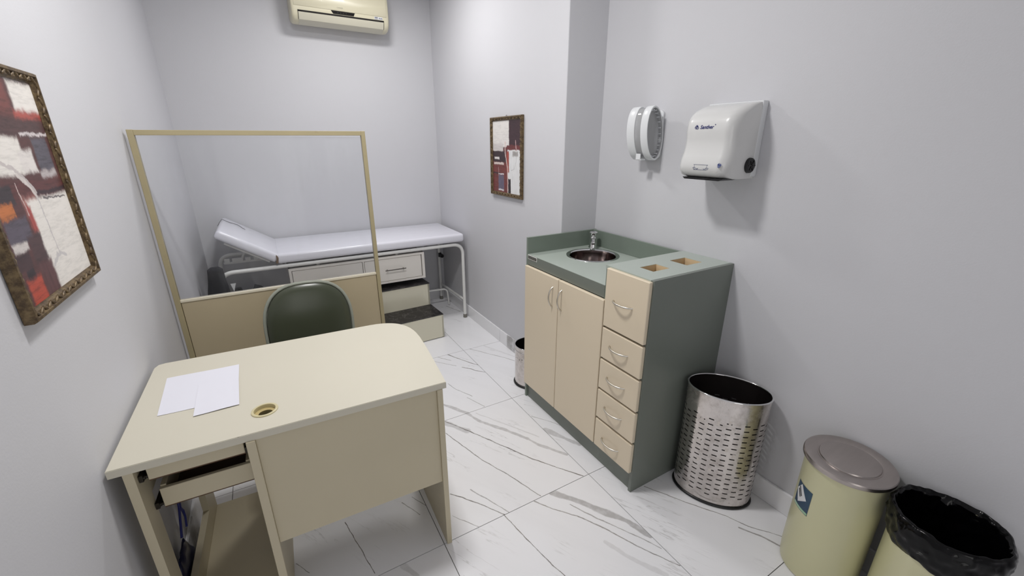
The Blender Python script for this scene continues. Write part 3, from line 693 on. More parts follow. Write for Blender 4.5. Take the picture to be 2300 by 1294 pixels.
b = NB(); lathe(b, [(0, .009), (.024, .009), (.0285, .006), (.030, 0), (.030, -.004), (0, -.004)], (-.058, YR-.002, 1.464), 32, Matrix.Rotation(pi/2, 3, 'X'))
for k in range(3): join(b, BX(-.022, .022, -.002, .002, .0085, .0115), Matrix.Translation((-.058, YR-.002, 1.464)) @ Matrix.Rotation(pi/2, 4, 'X') @ Matrix.Rotation(k*pi/3, 4, 'Z'))
obj('turning_knob', b, M['black'], td, smooth=40, label='black round knob on the right side')
def on_cover(me, y, z):
    zz = z; sl = (depth(z+.012)-depth(z-.012))/.024
    m = frame_m((-depth(z)-.0009, y, z), (0, -1, 0), (-sl, 0, 1)); me.transform(m); return me
tm = text_mesh('Santher', .0195, .0003, .25, .0002); on_cover(tm, -.8360, 1.609)
t_ = obj('lettering', tm, M['blue'], cv, label='dark blue word Santher')
tm = text_mesh('\u00ae', .006, .0003); on_cover(tm, -.8725, 1.617); obj('trademark_sign', tm, M['blue'], cv)
b = NB()
for k, (dx, dz, r_, a0) in enumerate(((0, .003, .0045, 0), (-.004, -.001, .004, 2.2), (.004, -.002, .004, 4.3))):
    pts = [(-depth(1.609)-.0009, -.7905-dx-r_*cos(a0+t), 1.609+dz+r_*sin(a0+t)) for t in [q/8*4.2 for q in range(9)]]
    tube(b, pts, .0011, 6)
tube(b, [(-depth(1.61)-.0009, -.7905, 1.602), (-depth(1.61)-.0009, -.7915, 1.617)], .001, 6)
obj('logo', b, M['blue'], cv, smooth=True, label='dark blue curled emblem beside the word')
ic = mat('grey_blue_print', (96, 104, 130), .5)
b = NB(); z = 1.458
def PT(y, zz): return (-depth(zz)-.0006, y, zz)
tube(b, [PT(-.812, 1.4655), PT(-.878, 1.4655)], .0007, 5); tube(b, [PT(-.815, 1.465), PT(-.818, 1.453)], .0007, 5); tube(b, [PT(-.875, 1.465), PT(-.872, 1.453)], .0007, 5)
for s, yy in ((1, -.823), (-1, -.868)):
    tube(b, [PT(yy+s*(.014-.004*q), 1.452+.003*sin(q)) for q in range(7)], .0009, 5)
    tube(b, [PT(yy+s*(.012-.004*q), 1.448+.002*cos(q)) for q in range(6)], .0008, 5)
tube(b, [PT(-.812-.01*q, 1.446) for q in range(7)], .0007, 5)
obj('pictogram', b, ic, cv, smooth=True, label='outline drawing of hands pulling a sheet')
b = NB()
for k in range(3):
    a0 = 2*pi*k/3; tube(b, [(-depth(1.466+.007*sin(a0+t))-.0006, -.928+.007*cos(a0+t), 1.466+.007*sin(a0+t)) for t in [q/5*1.5 for q in range(6)]], .0016, 6)
lathe(b, [(0, .001), (.004, .001), (.004, 0)], (-depth(1.466)-.0002, -.928, 1.466), 12, Matrix.Rotation(-pi/2, 3, 'Y'))
obj('round_emblem', b, mat('emblem_blue', (70, 84, 140), .5), cv, smooth=True)

# ------------------------------------------------------------------ oval clear dispenser
rd = thing('oval_dispenser', 'white banded oval wall dispenser with clear ribbed centre, left of the towel dispenser', 'dispenser', (0, -.39, 1.46))
def oval(t, s=1.0, n=0):
    X, Z = .0575*s*cos(t), .1255*s*sin(t)
    return (-.0660+X-.12*Z, Z+1.5925)
def ovband(y0, y1, so, si, n=56):
    b = bmesh.new(); ring = []
    prof = [(y0, si), (y0, so-.015), (y0+.003, so), (y1-.003, so), (y1, so-.015), (y1, si)]
    for y, s in prof: ring.append([b.verts.new((oval(2*pi*k/n, s)[0], y, oval(2*pi*k/n, s)[1])) for k in range(n)])
    for i in range(len(ring)):
        A, B = ring[i], ring[(i+1) % len(ring)]
        for k in range(n): b.faces.new((A[k], A[(k+1) % n], B[(k+1) % n], B[k]))
    return b
obj('band', ovband(-.464, -.421, 1.0, .93), M['white_pl'], rd, smooth=40)
obj('band', ovband(-.380, -.330, 1.0, .93), M['white_pl'], rd, smooth=40)
clear = NT('clear_plastic'); c_ = clear
c_.n.remove(c_.b); o_ = c_.n['Material Output']
tr = c_.node('ShaderNodeBsdfTransparent'); tr.inputs[0].default_value = (.97, .97, .98, 1); gl = c_.node('ShaderNodeBsdfGlossy'); gl.inputs['Roughness'].default_value = .08; df = c_.node('ShaderNodeBsdfDiffuse'); df.inputs[0].default_value = (.85, .86, .88, 1)
m1 = c_.node('ShaderNodeMixShader'); m1.inputs[0].default_value = .42; m2 = c_.node('ShaderNodeMixShader'); fr = c_.node('ShaderNodeFresnel'); fr.inputs[0].default_value = 1.5
for a, bb_ in ((tr.outputs[0], m1.inputs[1]), (df.outputs[0], m1.inputs[2]), (fr.outputs[0], m2.inputs[0]), (m1.outputs[0], m2.inputs[1]), (gl.outputs[0], m2.inputs[2]), (m2.outputs[0], o_.inputs[0])): c_.t.links.new(a, bb_)
obj('clear_sleeve', ovband(-.462, -.332, .94, .915), clear.m, rd, smooth=40, label='clear plastic sleeve')
b = NB()
for k in range(24):
    t = 2*pi*k/24; x, z = oval(t, .86); tube(b, [(x, -.455, z), (x, -.336, z)], .0028, 6)
join(b, ovband(-.340, -.333, .90, .2)); obj('ribbed_core', b, mat('pale_grey_plastic', (235, 236, 240), .4), rd, smooth=40)
b = NB(); prism(b, [oval(2*pi*k/48, .91) for k in range(48)], -.441, -.4385, 'y'); obj('end_window', b, clear.m, rd, label='clear grey end window')
b = NB()
for q, zz in enumerate((1.645, 1.615, 1.585, 1.545, 1.52)): box(b, -.105+.004*q, -.030+.003*q, -.4382, -.345, zz, zz+.004)
obj('inner_shelf', b, mat('pale_grey_inner', (228, 229, 234), .4), rd)
b = NB(); prism(b, rrect(-.455, -.335, 1.475, 1.70, .02), -.012, -.0006, 'x', bev=.002); box(b, -.03, -.010, -.44, -.35, 1.50, 1.68, bev=.003); obj('back_plate', b, M['white_pl'], rd, smooth=40)
b = NB(); box(b, -.100, -.066, -.418, -.384, 1.466, 1.474, bev=.002); box(b, -.102, -.098, -.416, -.386, 1.470, 1.498, bev=.001); obj('outlet_lip', b, M['white_pl'], rd)

# ------------------------------------------------------------------ framed paintings
def painting(name, boxes, bg, strokes=()):
    """boxes: (u0,u1,v0,v1,rgb,soft); material object coords: x=u, y=v set on mesh local axes"""
    t = NT(name); p = t.oc()
    w1 = t.vec('SCALE', t.vec('SUBTRACT', t.noise(p, 14, 6, .75, color=True), (.5, .5, .5)), sc=.055)
    q = t.vec('MULTIPLY', t.vec('ADD', p, w1), (1, 1, 0))
    sx = t.vec('MULTIPLY', p, (3, 22, 1)); sy = t.vec('MULTIPLY', p, (26, 3, 1))
    br = t.noise(sx, 2.5, 4, .7); br2 = t.noise(sy, 2.5, 4, .7)
    col = t.mix(t.mr(br, .35, .7, 0, .5), lin(bg), lin(tuple(int(c*.6) for c in bg)))
    for u0, u1, v0, v1, rgb, soft in boxes:
        d = t.vec('SUBTRACT', t.vec('ABSOLUTE', t.vec('SUBTRACT', q, ((u0+u1)/2, (v0+v1)/2, 0))), ((u1-u0)/2, (v1-v0)/2, 0))
        s = t.node('ShaderNodeSeparateXYZ'); t.t.links.new(d, s.inputs[0])
        mx = t.math('MAXIMUM', s.outputs[0], s.outputs[1])
        f = t.mr(mx, -soft, soft, 1, 0)
        n_ = br if (u1-u0) > (v1-v0) else br2
        dark = tuple(int(c*(.90 if sum(rgb) > 450 else .68)) for c in rgb)
        cc = t.mix(t.mr(n_, .42, .72, 0, .8), lin(rgb), lin(dark))
        col = t.mix(f, col, cc)
    for pts, w, rgb in strokes:
        for a, c in zip(pts[:-1], pts[1:]):
            bb_ = (c[0]-a[0], c[1]-a[1]); L2 = bb_[0]**2+bb_[1]**2
            pa = t.vec('SUBTRACT', q, (a[0], a[1], 0)); h = t.math('MULTIPLY', t.vec('DOT_PRODUCT', pa, (bb_[0]/L2, bb_[1]/L2, 0)), 1.0, clamp=True)
            dd = t.vec('LENGTH', t.vec('SUBTRACT', pa, t.vec('SCALE', (bb_[0], bb_[1], 0), sc=h)))
            col = t.mix(t.mr(dd, w*.5, w, .9, 0), col, lin(rgb))
    spk = t.mr(t.noise(t.vec('MULTIPLY', p, (60, 90, 1)), 1, 4, .8), .66, .74, 0, .35)
    col = t.mix(spk, col, lin((150, 130, 125)))
    t.t.links.new(col, t.b.inputs['Base Color']); t.b.inputs['Roughness'].default_value = .42
    t.bump(br, .15, .001); return t.m
frm = NT('carved_bronze_wood'); p = frm.oc()
nn = frm.noise(frm.vec('MULTIPLY', p, (1, 1, 1)), 60, 4, .7)
frm.t.links.new(frm.mix(frm.mr(nn, .3, .7, 0, 1), lin((66, 50, 34)), lin((122, 103, 72))), frm.b.inputs['Base Color']); frm.b.inputs['Roughness'].default_value = .42; frm.b.inputs['Metallic'].default_value = .25
frm.bump(nn, .5, .0015); FRM = frm.m
frs = mat('gilt_brown_edge', (118, 106, 70), .45, .2, var=.15, vs=20)
def picture(label, O, xd, w, h, pm, fw=.026, dp=.022):
    """O lower-left corner on the wall, xd direction to the viewer's right along the wall"""
    xd = Vector(xd); n = xd.cross(Vector((0, 0, 1)))      # out of the wall
    Mx = Matrix((xd, Vector((0, 0, 1)), n)).transposed().to_4x4()
    r = bpy.data.objects.new('framed_picture', None); COL.objects.link(r); r.matrix_world = Matrix.Translation(O) @ Mx
    tag(r, label, 'picture')
    def po(nm, bm, m, **k): return obj(nm, bm, m, r, local=True, **k)
    cvs = bmesh.new(); box(cvs, 0, 1, 0, 1, 0, 1)
    me = bpy.data.meshes.new('painting'); cvs.to_mesh(me); cvs.free(); me.materials.append(pm)
    o = bpy.data.objects.new('painting', me); COL.objects.link(o); o.parent = r; o.location = (fw*.6, fw*.6, .004); o.scale = (w-fw*1.2, h-fw*1.2, .006)
    o['label'] = 'abstract painting in white, maroon and grey blocks'
    for k, (a, c) in enumerate((((0, 0), (w, 0)), ((w, 0), (w, h)), ((w, h), (0, h)), ((0, h), (0, 0)))):
        a = Vector((*a, 0)); c = Vector((*c, 0)); dvec = (c-a).normalized(); inn = Vector((-dvec.y, dvec.x, 0)); Ln = (c-a).length
        b = bmesh.new(); prof = [(0, .001), (0, dp*.75), (.003, dp), (fw*.35, dp*1.02), (fw*.45, dp*.8), (fw*.75, dp*.78), (fw*.9, dp*.55), (fw, dp*.5), (fw, .001)]
        A = [b.verts.new(a+dvec*s+inn*s+Vector((0, 0, z))) for s, z in prof]; B = [b.verts.new(c-dvec*s+inn*s+Vector((0, 0, z))) for s, z in prof]
        for i in range(len(prof)): j = (i+1) % len(prof); b.faces.new((A[i], A[j], B[j], B[i]))
        b.faces.new(A[::-1]); b.faces.new(B)
        bar = po('frame_bar', b, FRM)
        # carved leaves along the bar
        cvg = bmesh.new(); nl = int(Ln/.022); st = (Ln-.03)/nl
        for q in range(nl):
            ctr = a+dvec*(.015+st*(q+.5))+inn*(fw*.55)+Vector((0, 0, dp*.80))
            bb_ = bmesh.new(); bmesh.ops.create_uvsphere(bb_, u_segments=6, v_segments=4, radius=1)
            ang = math.atan2(dvec.y, dvec.x)+(.6 if q % 2 else -.6)
            join(cvg, bb_, Matrix.Translation(ctr) @ Matrix.Rotation(ang, 4, 'Z') @ Matrix.Diagonal((st*.62, .0045, .0035, 1)))
        po('carved_leaves', cvg, FRM, smooth=60).parent = bar
    po('hanging_loop', tube(NB(), [(w/2+.006*cos(q/6*2*pi), h+.002+.006*sin(q/6*2*pi), .006) for q in range(7)], .0012, 6), M['black'])
    return r
white, maroon, grey, red, orange = (234, 229, 223), (92, 56, 54), (92, 84, 96), (150, 62, 48), (196, 116, 62)
bigb = [(.0, .62, .82, 1.0, (120, 66, 60), .03), (.66, 1.0, .83, .97, white, .02), (.63, .98, .80, .84, (176, 84, 74), .02), (.0, 1.0, .72, .80, (84, 58, 58), .015),
        (.0, .56, .56, .72, white, .015), (.5, .68, .56, .66, (228, 222, 218), .015), (.72, .93, .56, .72, (92, 88, 98), .012), (.70, .93, .515, .56, (190, 182, 182), .015), (.60, .98, .728, .742, (214, 205, 205), .006),
        (.20, .98, .45, .53, (94, 50, 48), .015), (.0, .18, .50, .60, (214, 205, 196), .02), (.0, .28, .44, .52, (60, 50, 54), .012), (.08, .24, .39, .45, orange, .01), (.35, .52, .38, .46, (168, 112, 104), .02),
        (.40, .99, .0, .445, white, .015), (.36, .42, .30, .42, (176, 80, 72), .015), (.08, .33, .28, .385, grey, .012), (.08, .24, .245, .285, (212, 204, 200), .01), (.0, .22, .17, .245, (70, 48, 50), .01),
        (.26, .42, .17, .30, (78, 54, 54), .015), (.12, .21, .125, .17, (50, 38, 42), .006), (.09, .26, .0, .125, (184, 76, 56), .015), (.28, .44, .0, .17, (96, 60, 60), .02), (.56, .98, .455, .475, (58, 34, 40), .006)]
bigs = [([(.0, .63), (.25, .62), (.38, .59), (.47, .54), (.56, .47)], .012, (196, 188, 186)), ([(.40, .56), (.47, .52), (.55, .45)], .014, (216, 208, 204)), ([(.34, .53), (.36, .46), (.37, .38)], .006, (200, 180, 176)), ([(.55, .45), (.56, .30), (.58, .16)], .008, (196, 190, 190)), ([(.46, .13), (.54, .17), (.66, .15)], .012, (198, 194, 194)), ([(.62, .44), (.93, .425)], .006, (90, 84, 86))]
smb = [(.0, .62, .64, 1.0, (226, 222, 218), .012), (.0, .40, .58, .68, (206, 200, 198), .012), (.60, 1.0, .62, 1.0, (62, 40, 46), .01), (.52, 1.0, .57, .66, (112, 52, 50), .012), (.0, .50, .44, .58, (54, 36, 42), .01), (.08, .26, .47, .50, (220, 214, 212), .006),
       (.0, .55, .0, .42, (116, 54, 50), .015), (.06, .42, .40, .43, (214, 196, 190), .006), (.0, .30, .27, .29, (60, 40, 44), .006), (.22, .42, .05, .26, (104, 96, 116), .01), (.22, .42, .265, .28, (206, 200, 204), .004), (.22, .42, .035, .06, (206, 200, 204), .004), (.55, 1.0, .0, .60, (226, 226, 226), .008), (.52, .60, .30, .58, (160, 72, 60), .012), (.57, .66, .0, .22, (40, 28, 30), .006), (.72, .90, .52, .58, (160, 156, 152), .015)]
sms = [([(.47, .70), (.47, .55), (.55, .36), (.56, .05)], .018, (214, 188, 182)), ([(.84, .56), (.84, .45), (.78, .36), (.68, .33)], .006, (186, 184, 184)), ([(.82, .72), (.84, .60)], .016, (196, 160, 160)), ([(.22, .36), (.23, .24)], .006, (200, 180, 176))]
picture('bronze framed abstract painting on the left wall, cut by the photo edge', (XL+.0005, -.7845, 1.188), (0, 1, 0), .452, .530, painting('maroon_white_painting', bigb, maroon, bigs))
picture('bronze framed abstract painting on the wall beyond the washbasin cabinet', (XP-.0005, .862, 1.190), (0, -1, 0), .432, .528, painting('white_maroon_painting', smb, (96, 50, 50), sms))

# ------------------------------------------------------------------ split air conditioner
AX0, AX1 = -1.374, -.676
ac = thing('air_conditioner', 'yellowed cream split air conditioner high on the back wall', 'air conditioner', ((AX0+AX1)/2, YB, 2.37))
acm = mat('yellowed_plastic', (214, 208, 182), .30, var=.02, vs=3, coat=.2); acl = mat('pale_flap_plastic', (204, 200, 182), .35, var=.03, vs=4)
Y = lambda d: YB-d
prof = [(0.0006, 2.402), (.05, 2.388), (.10, 2.380), (.145, 2.384), (.175, 2.400), (.190, 2.425), (.197, 2.452), (.200, 2.480), (.202, 2.55), (.196, 2.63), (.180, 2.675), (.15, 2.69), (.0006, 2.69)]
b = bmesh.new()
def sec(x, s):
    out = []
    for d_, z in prof:
        c = (.10, 2.53); out.append(b.verts.new((x, Y(max(.0006, c[0]+(d_-c[0])*s) if d_ > .001 else .0006), c[1]+(z-c[1])*s)))
    return out
rr_ = [sec(AX0, .86), sec(AX0+.003, .93), sec(AX0+.010, .98), sec(AX0+.022, 1), sec(AX1-.03, 1), sec(AX1-.012, .98), sec(AX1-.003, .93), sec(AX1, .84)]
for A, B in zip(rr_[:-1], rr_[1:]):
    for i in range(len(A)): b.faces.new((A[i], A[(i+1) % len(A)], B[(i+1) % len(A)], B[i]))
b.faces.new(rr_[0]); b.faces.new(rr_[-1]); obj('casing', b, acm, ac, smooth=50)
b = NB(); prism(b, [(Y(.1995), 2.4785), (Y(.2035), 2.4800), (Y(.2055), 2.55), (Y(.199), 2.63), (Y(.19), 2.66), (Y(.17), 2.66), (Y(.17), 2.4785)], AX0+.020, AX1-.020, 'x', bev=.0015, seg=1); obj('front_panel', b, acm, ac, smooth=40)
b = NB(); prism(b, [(Y(.1985), 2.4425), (Y(.1925), 2.424), (Y(.1775), 2.3985), (Y(.147), 2.382), (Y(.10), 2.3775), (Y(.10), 2.386), (Y(.17), 2.41), (Y(.188), 2.4455)], AX0+.045, AX1-.045, 'x', bev=.001, seg=1); obj('air_flap', b, acl, ac, smooth=30)
b = NB(); prism(b, [(Y(.1978), 2.4430), (Y(.2000), 2.4540), (Y(.19), 2.4540), (Y(.19), 2.4430)], AX0+.042, AX1-.042, 'x'); obj('outlet_gap', b, M['dark'], ac)
for x in (AX0+.0435, AX1-.0435): obj('flap_joint', prism(NB(), [(Y(.1990), 2.447), (Y(.1930), 2.424), (Y(.1780), 2.398), (Y(.16), 2.400), (Y(.18), 2.447)], x-.001, x+.001, 'x'), M['dark'], ac)
xm = (AX0+AX1)/2+.005
b = NB(); prism(b, [(xm-.085, 2.4775), (xm+.085, 2.4775), (xm+.075, 2.4575), (xm-.070, 2.4575)], Y(.2025), Y(.198), 'y', bev=.0008, seg=1); obj('display_window', b, mat('smoked_window', (14, 11, 10), .6, spec=.15), ac)
b = NB()
for q in range(4): box(b, xm-.04+.02*q, xm-.036+.02*q, Y(.2028), Y(.2024), 2.466, 2.4675)
obj('indicator', b, mat('indicator_grey', (110, 110, 100), .5), ac)
tm = text_mesh('CARRIER', .011, .0002); tm.transform(frame_m((xm-.02, Y(.2047), 2.498), (1, 0, 0), (0, 0, 1))); obj('lettering', tm, mat('grey_print', (150, 146, 130), .5), ac)
st_ = obj('sticker', BX(AX1-.115, AX1-.052, Y(.2000), Y(.1985), 2.4575, 2.4760), M['white_pl'], ac)
b = NB(); box(b, AX1-.112, AX1-.088, Y(.2004), Y(.2000), 2.469, 2.4735)
for q in range(4): box(b, AX1-.112, AX1-.09+.003*(q % 2), Y(.2003), Y(.2000), 2.4595+.002*q, 2.4603+.002*q)
for q in range(5): box(b, AX1-.080+.0055*q, AX1-.0765+.0055*q, Y(.2003), Y(.2000), 2.461+.002*(q % 2), 2.4715-.002*(q % 3))
obj('sticker_print', b, mat('dark_print', (50, 50, 80), .5), st_)

# ------------------------------------------------------------------ bins
def perforated(c, a, bb, ph, h, ncol, holes, z0, z1, pitch, sl, gapf=.5, taper=1.0, row_h=.0042):
    """shell of a bin with real slots; adjacent columns staggered"""
    nrow = int((z1-z0)/pitch); zs = [0.006]
    for r in range(nrow*2): zs += [z0+r*pitch/2-row_h/2, z0+r*pitch/2+row_h/2]
    zs += [h]; b = bmesh.new(); us = []
    # equal arc-length columns
    N = 720; pts = [(a*cos(2*pi*i/N), bb*sin(2*pi*i/N)) for i in range(N+1)]; s = [0]
    for p, q in zip(pts[:-1], pts[1:]): s.append(s[-1]+math.hypot(q[0]-p[0], q[1]-p[1]))
    tot = s[-1]
    def at(f):
        t = (f % 1.0)*tot; lo = 0
        import bisect
        i = min(N-1, bisect.bisect_right(s, t)-1); w = (t-s[i])/(s[i+1]-s[i])
        return (pts[i][0]*(1-w)+pts[i+1][0]*w, pts[i][1]*(1-w)+pts[i+1][1]*w)
    for k in range(ncol):
        for f in (0, gapf*.5, gapf, (1+gapf)*.5): us.append((k+f)/ncol)
    U = [at(u) for u in us]; V = []
    for z in zs:
        s_ = taper+(1-taper)*z/h
        V.append([b.verts.new((c[0]+(x*cos(ph)-y*sin(ph))*s_, c[1]+(x*sin(ph)+y*cos(ph))*s_, z)) for x, y in U])
    n = len(U)
    for r in range(len(zs)-1):
        for i in range(n):
            col, sub = divmod(i, 4)
            hole = sub < 2 and r % 2 == 1 and 1 <= r < len(zs)-2 and ((r//2) % 2 == col % 2) and holes(col, r//2)
            if hole: continue
            b.faces.new((V[r][i], V[r][(i+1) % n], V[r+1][(i+1) % n], V[r+1][i]))
    return b
def ellring(c, a, bb, ph, z, r, n=72, s=1.0, zz=0):
    return [(c[0]+a*s*cos(2*pi*i/n)*cos(ph)-bb*s*sin(2*pi*i/n)*sin(ph), c[1]+a*s*cos(2*pi*i/n)*sin(ph)+bb*s*sin(2*pi*i/n)*cos(ph), z) for i in range(n)]
def steelmat():
    t = NT('mirror_steel_stained'); p = t.oc()
    d = t.mr(t.noise(p, 16, 6, .7), .42, .66, 0, .6); c = t.mix(d, lin((214, 208, 204)), lin((172, 164, 158)))
    s = t.mr(t.noise(p, 55, 4, .7), .62, .74, 0, .7); c = t.mix(s, c, lin((116, 104, 96)))
    t.t.links.new(c, t.b.inputs['Base Color']); t.b.inputs['Metallic'].default_value = 1
    t.t.links.new(t.mr(t.noise(p, 12, 5, .7), .35, .7, .10, .34), t.b.inputs['Roughness'])
    t.bump(t.noise(p, 18, 3), .05, .002); return t.m
STM = steelmat()
b1 = thing('perforated_waste_bin', 'tall oval perforated steel waste bin beside the green cabinet side', 'waste bin', (-.156, -1.105, 0))
c1, A1, B1, PH = (-.156, -1.105), .164, .110, -1.0
b = perforated(c1, A1, B1, PH, .545, 25, lambda c, r: True, .055, .47, .0265, .02, .60, row_h=.0052)
sh_ = obj('shell', b, STM, b1, smooth=30)
INM = mat('inner_steel_shaded', (62, 56, 56), .38, .85, var=.2, vs=20)  # inner wall coloured dark to paint in dark reflections inside the bins
b = perforated(c1, A1-.0012, B1-.0012, PH, .545, 25, lambda c, r: True, .055, .47, .0265, .02, .60, row_h=.0052); obj('inner_shell', b, INM, b1, smooth=30)
b = NB(); tube(b, ellring(c1, A1, B1, PH, .5455, 0, s=1.0), .0036, 8, closed=True); obj('rim', b, M['chrome'], b1, smooth=60)
b = NB(); tube(b, ellring(c1, A1, B1, PH, .0065, 0, s=1.005), .0065, 8, closed=True); obj('base_ring', b, M['black'], b1, smooth=60, label='black rubber base ring')
b = NB(); prism(b, [(x, y) for x, y, z in ellring(c1, A1, B1, PH, 0, 0, s=.985)], .004, .010, 'z'); obj('bottom_plate', b, M['brushed'], b1)
lbl = mat('torn_label', (214, 206, 200), .6, var=.08, vs=60)
for u_, z in ((.115, .42), (.118, .315), (.125, .215), (.135, .40), (.17, .43), (.17, .185), (.205, .445), (.21, .31), (.235, .285)):
    aa = 2*pi*(u_-.335)+PH*0; aa = {0: 0}.get(0)+2*pi*u_
    # angle measured in world around the bin; visible side faces the camera (south-west)
    wa = radians(205)+(.17-u_)*-7.5; loc = wa-PH
    x, y = A1*cos(loc), B1*sin(loc); nx, ny = cos(loc)/A1, sin(loc)/B1; nl = math.hypot(nx, ny); nx, ny = nx/nl, ny/nl
    P_ = Vector((c1[0]+x*cos(PH)-y*sin(PH), c1[1]+x*sin(PH)+y*cos(PH), z)); Nn = Vector((nx*cos(PH)-ny*sin(PH), nx*sin(PH)+ny*cos(PH), 0))
    b = NB(); tx = Vector((0, 0, 1)).cross(Nn); w_ = random.uniform(.005, .008); h_ = random.uniform(.008, .011)
    join(b, prism(NB(), [(-w_, -h_), (w_*.9, -h_*.8), (w_, h_), (-w_*.8, h_*.9)], -.0005, .0006, 'z'), frame_m(P_+Nn*.0002, tx, (0, 0, 1)))
    obj('label_remnant', b, lbl, sh_)

b2 = thing('small_waste_bin', 'small round steel waste bin half hidden behind the far end of the cabinet', 'waste bin', (-.389, .125, 0))
c2 = (-.3895, .1245)
b = perforated(c2, .100, .100, 0, .285, 30, lambda c, r: r in (2, 3), .19, .262, .012, .01, .35, row_h=.0045)
s2 = obj('shell', b, STM, b2, smooth=30)
b = NB(); lathe(b, [(.0985, .01), (.0985, .284)], (*c2, 0), 60); obj('inner_shell', b, INM, b2, smooth=30)
b = NB(); tube(b, ellring(c2, .1, .1, 0, .285, 0), .003, 8, closed=True); obj('rim', b, M['chrome'], b2, smooth=60)
b = NB(); tube(b, ellring(c2, .1008, .1008, 0, .255, 0), .0015, 8, closed=True); obj('bead', b, M['chrome'], b2, smooth=60)
b = NB(); tube(b, ellring(c2, .1015, .1015, 0, .0075, 0), .0075, 8, closed=True); obj('base_ring', b, M['black'], b2, smooth=60, label='black rubber base ring')
b = NB(); lathe(b, [(0, .006), (.098, .006), (.098, .010), (0, .010)], (*c2, 0), 48); obj('bottom_plate', b, M['brushed'], b2)

bodym = mat('pale_yellow_green_enamel', (208, 205, 166), .30, var=.03, vs=4, coat=.2)
c3 = (-.143, -1.557)
b3 = thing('lidded_waste_bin', 'pale yellow green cylindrical waste bin with flat steel lid and blue sticker', 'waste bin', (*c3, 0))
b = NB(); lathe(b, [(0, .004), (.108, .004), (.113, .001), (.1195, .006), (.1205, .012), (.1225, .05), (.1225, .484), (.1235, .487), (.119, .487), (.118, .012), (0, .010)], (*c3, 0), 72); bd3 = obj('body', b, bodym, b3, smooth=40)
b = NB(); lathe(b, [(.117, .4875), (.1325, .4875), (.1335, .490), (.1335, .501), (.131, .505), (.126, .5065), (.096, .5065), (.092, .5045), (.089, .5048), (.087, .5085), (.082, .5095), (0, .5095)], (*c3, 0), 72)
lathe(b, [(.117, .4875), (.116, .50), (0, .50)], (*c3, 0), 72)
lidm = mat('brushed_lid_steel', (178, 170, 166), .30, 1, var=.1, vs=8, stretch=(1, 6, 1), bump=.04, bs=30)
obj('lid', b, lidm, b3, smooth=30)
def cylpatch(cc, r, a0, a1, z0, z1, out, na=12, nz=2, shape=None):
    b = bmesh.new()
    def F(u, v):
        a, z = (a0+(a1-a0)*u, z0+(z1-z0)*v) if shape is None else shape(u, v)
        return (cc[0]+(r+out)*cos(radians(a)), cc[1]+(r+out)*sin(radians(a)), z)
    grid(b, F, na, nz); return b
def stk(cols):
    t = NT('sticker_print_blue'); p = t.oc(); c = t.mix(t.noise(p, 22, 4), lin((24, 36, 84)), lin((46, 86, 100))); t.t.links.new(c, t.b.inputs['Base Color']); t.b.inputs['Roughness'].default_value = .35; return t.m
sk_ = obj('sticker', cylpatch(c3, .1225, 129, 164, .277, .380, .0006, 14, 4), stk(0), bd3, smooth=True, label='dark blue sticker with white diamond')
def dia(u, v):
    # diamond corners: left, top, right, bottom in (angle,z)
    Lc, T, Rr, Bc = (129.5, .342), (141, .377), (157, .331), (140, .298)
    a = [T[i]+(Lc[i]-T[i])*u for i in (0, 1)]; c = [Rr[i]+(Bc[i]-Rr[i])*u for i in (0, 1)]
    return (a[0]+(c[0]-a[0])*v, a[1]+(c[1]-a[1])*v)
obj('diamond', cylpatch(c3, .1225, 0, 0, 0, 0, .0010, 8, 8, shape=dia), M['white_pl'], sk_, smooth=True)
obj('strip', cylpatch(c3, .1225, 130, 163.5, .279, .288, .0009, 12, 1), mat('pale_green_strip', (150, 190, 150), .5), sk_, smooth=True)
b = NB()
for k, (a0, z0, a1, z1) in enumerate(((137, .362, 146, .333), (136, .350, 143.5, .325))):
    pts = [(c3[0]+.1241*cos(radians(a0+(a1-a0)*q/4)), c3[1]+.1241*sin(radians(a0+(a1-a0)*q/4)), z0+(z1-z0)*q/4) for q in range(5)]; tube(b, pts, .0016, 6)
obj('sticker_lettering', b, M['black'], sk_)
b = NB()
for q in range(12):
    a = 132+q*2.5; x, y = c3[0]+.1236*cos(radians(a)), c3[1]+.1236*sin(radians(a)); tube(b, [(x, y, .281), (x, y, .286)], .0007, 4)
obj('strip_lettering', b, M['white_pl'], sk_)

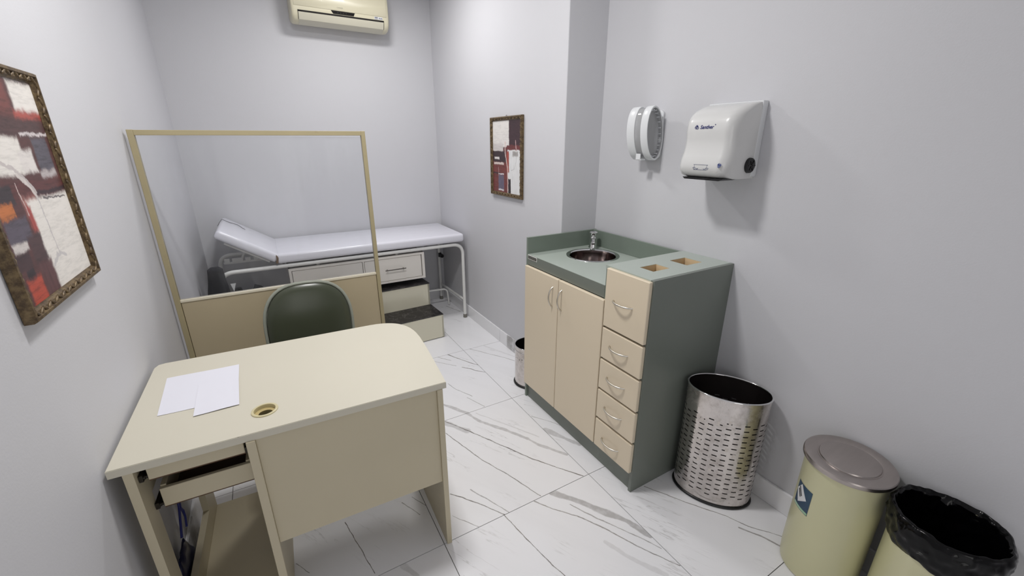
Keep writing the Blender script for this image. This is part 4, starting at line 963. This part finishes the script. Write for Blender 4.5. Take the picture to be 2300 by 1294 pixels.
c4 = (-.150, -1.826)
b4 = thing('bagged_waste_bin', 'open pale yellow green waste bin lined with a glossy black bag, in the corner', 'waste bin', (*c4, 0))
b = NB(); lathe(b, [(0, .004), (.108, .004), (.113, .001), (.1195, .006), (.1225, .05), (.1225, .470), (.1235, .472), (.119, .472), (.118, .012), (0, .010)], (*c4, 0), 72); obj('body', b, bodym, b4, smooth=40)
bagm = mat('black_bin_bag', (4, 4, 5), .12, var=.2, spec=.26, bump=.5, bs=13, bd=.008)
prf = [(.1270, .381), (.1300, .388), (.1345, .403), (.1370, .425), (.1385, .450), (.1375, .472), (.1330, .486), (.1270, .490), (.1190, .480), (.1140, .455), (.1110, .40), (.106, .30), (.095, .18), (.075, .08), (.03, .035), (.0005, .03)]
from mathutils import noise as mnz
def F(u, v):
    t = v*(len(prf)-1); i = min(len(prf)-2, int(t)); w = t-i; r = prf[i][0]*(1-w)+prf[i+1][0]*w; z = prf[i][1]*(1-w)+prf[i+1][1]*w
    a = 2*pi*u
    n1 = mnz.noise(Vector((3.0*cos(a), 3.0*sin(a), z*14))); n2 = mnz.noise(Vector((7*cos(a)+4, 7*sin(a), z*45+3)))
    n3 = abs(mnz.noise(Vector((5*cos(a)+a*0, 5*sin(a)+9, z*26))))
    amp = .0075 if v < .62 else .012
    dr = n1*amp*.8+n2*amp*.55-n3*amp*.8
    dr = max(dr, -.004 if v < .45 else -.03)
    dz = .007*mnz.noise(Vector((2.5*cos(a)+1, 2.5*sin(a), 4+z*5)))+(.010*max(0, 1-abs((a-1.15))/.35) if .3 < v < .55 else 0)
    rr = r+dr
    if v > .55: rr = min(rr, .1165)
    if v < .06: dz += .010*mnz.noise(Vector((3*cos(a), 3*sin(a), 9)))
    return (c4[0]+rr*cos(a), c4[1]+rr*sin(a), z+dz)
b = NB(); grid(b, F, 150, 70, True)
for v in b.verts:
    if v.co.x > -.003: v.co.x = -.003
obj('bin_bag', b, bagm, b4, smooth=75, label='glossy black bin bag folded over the rim')
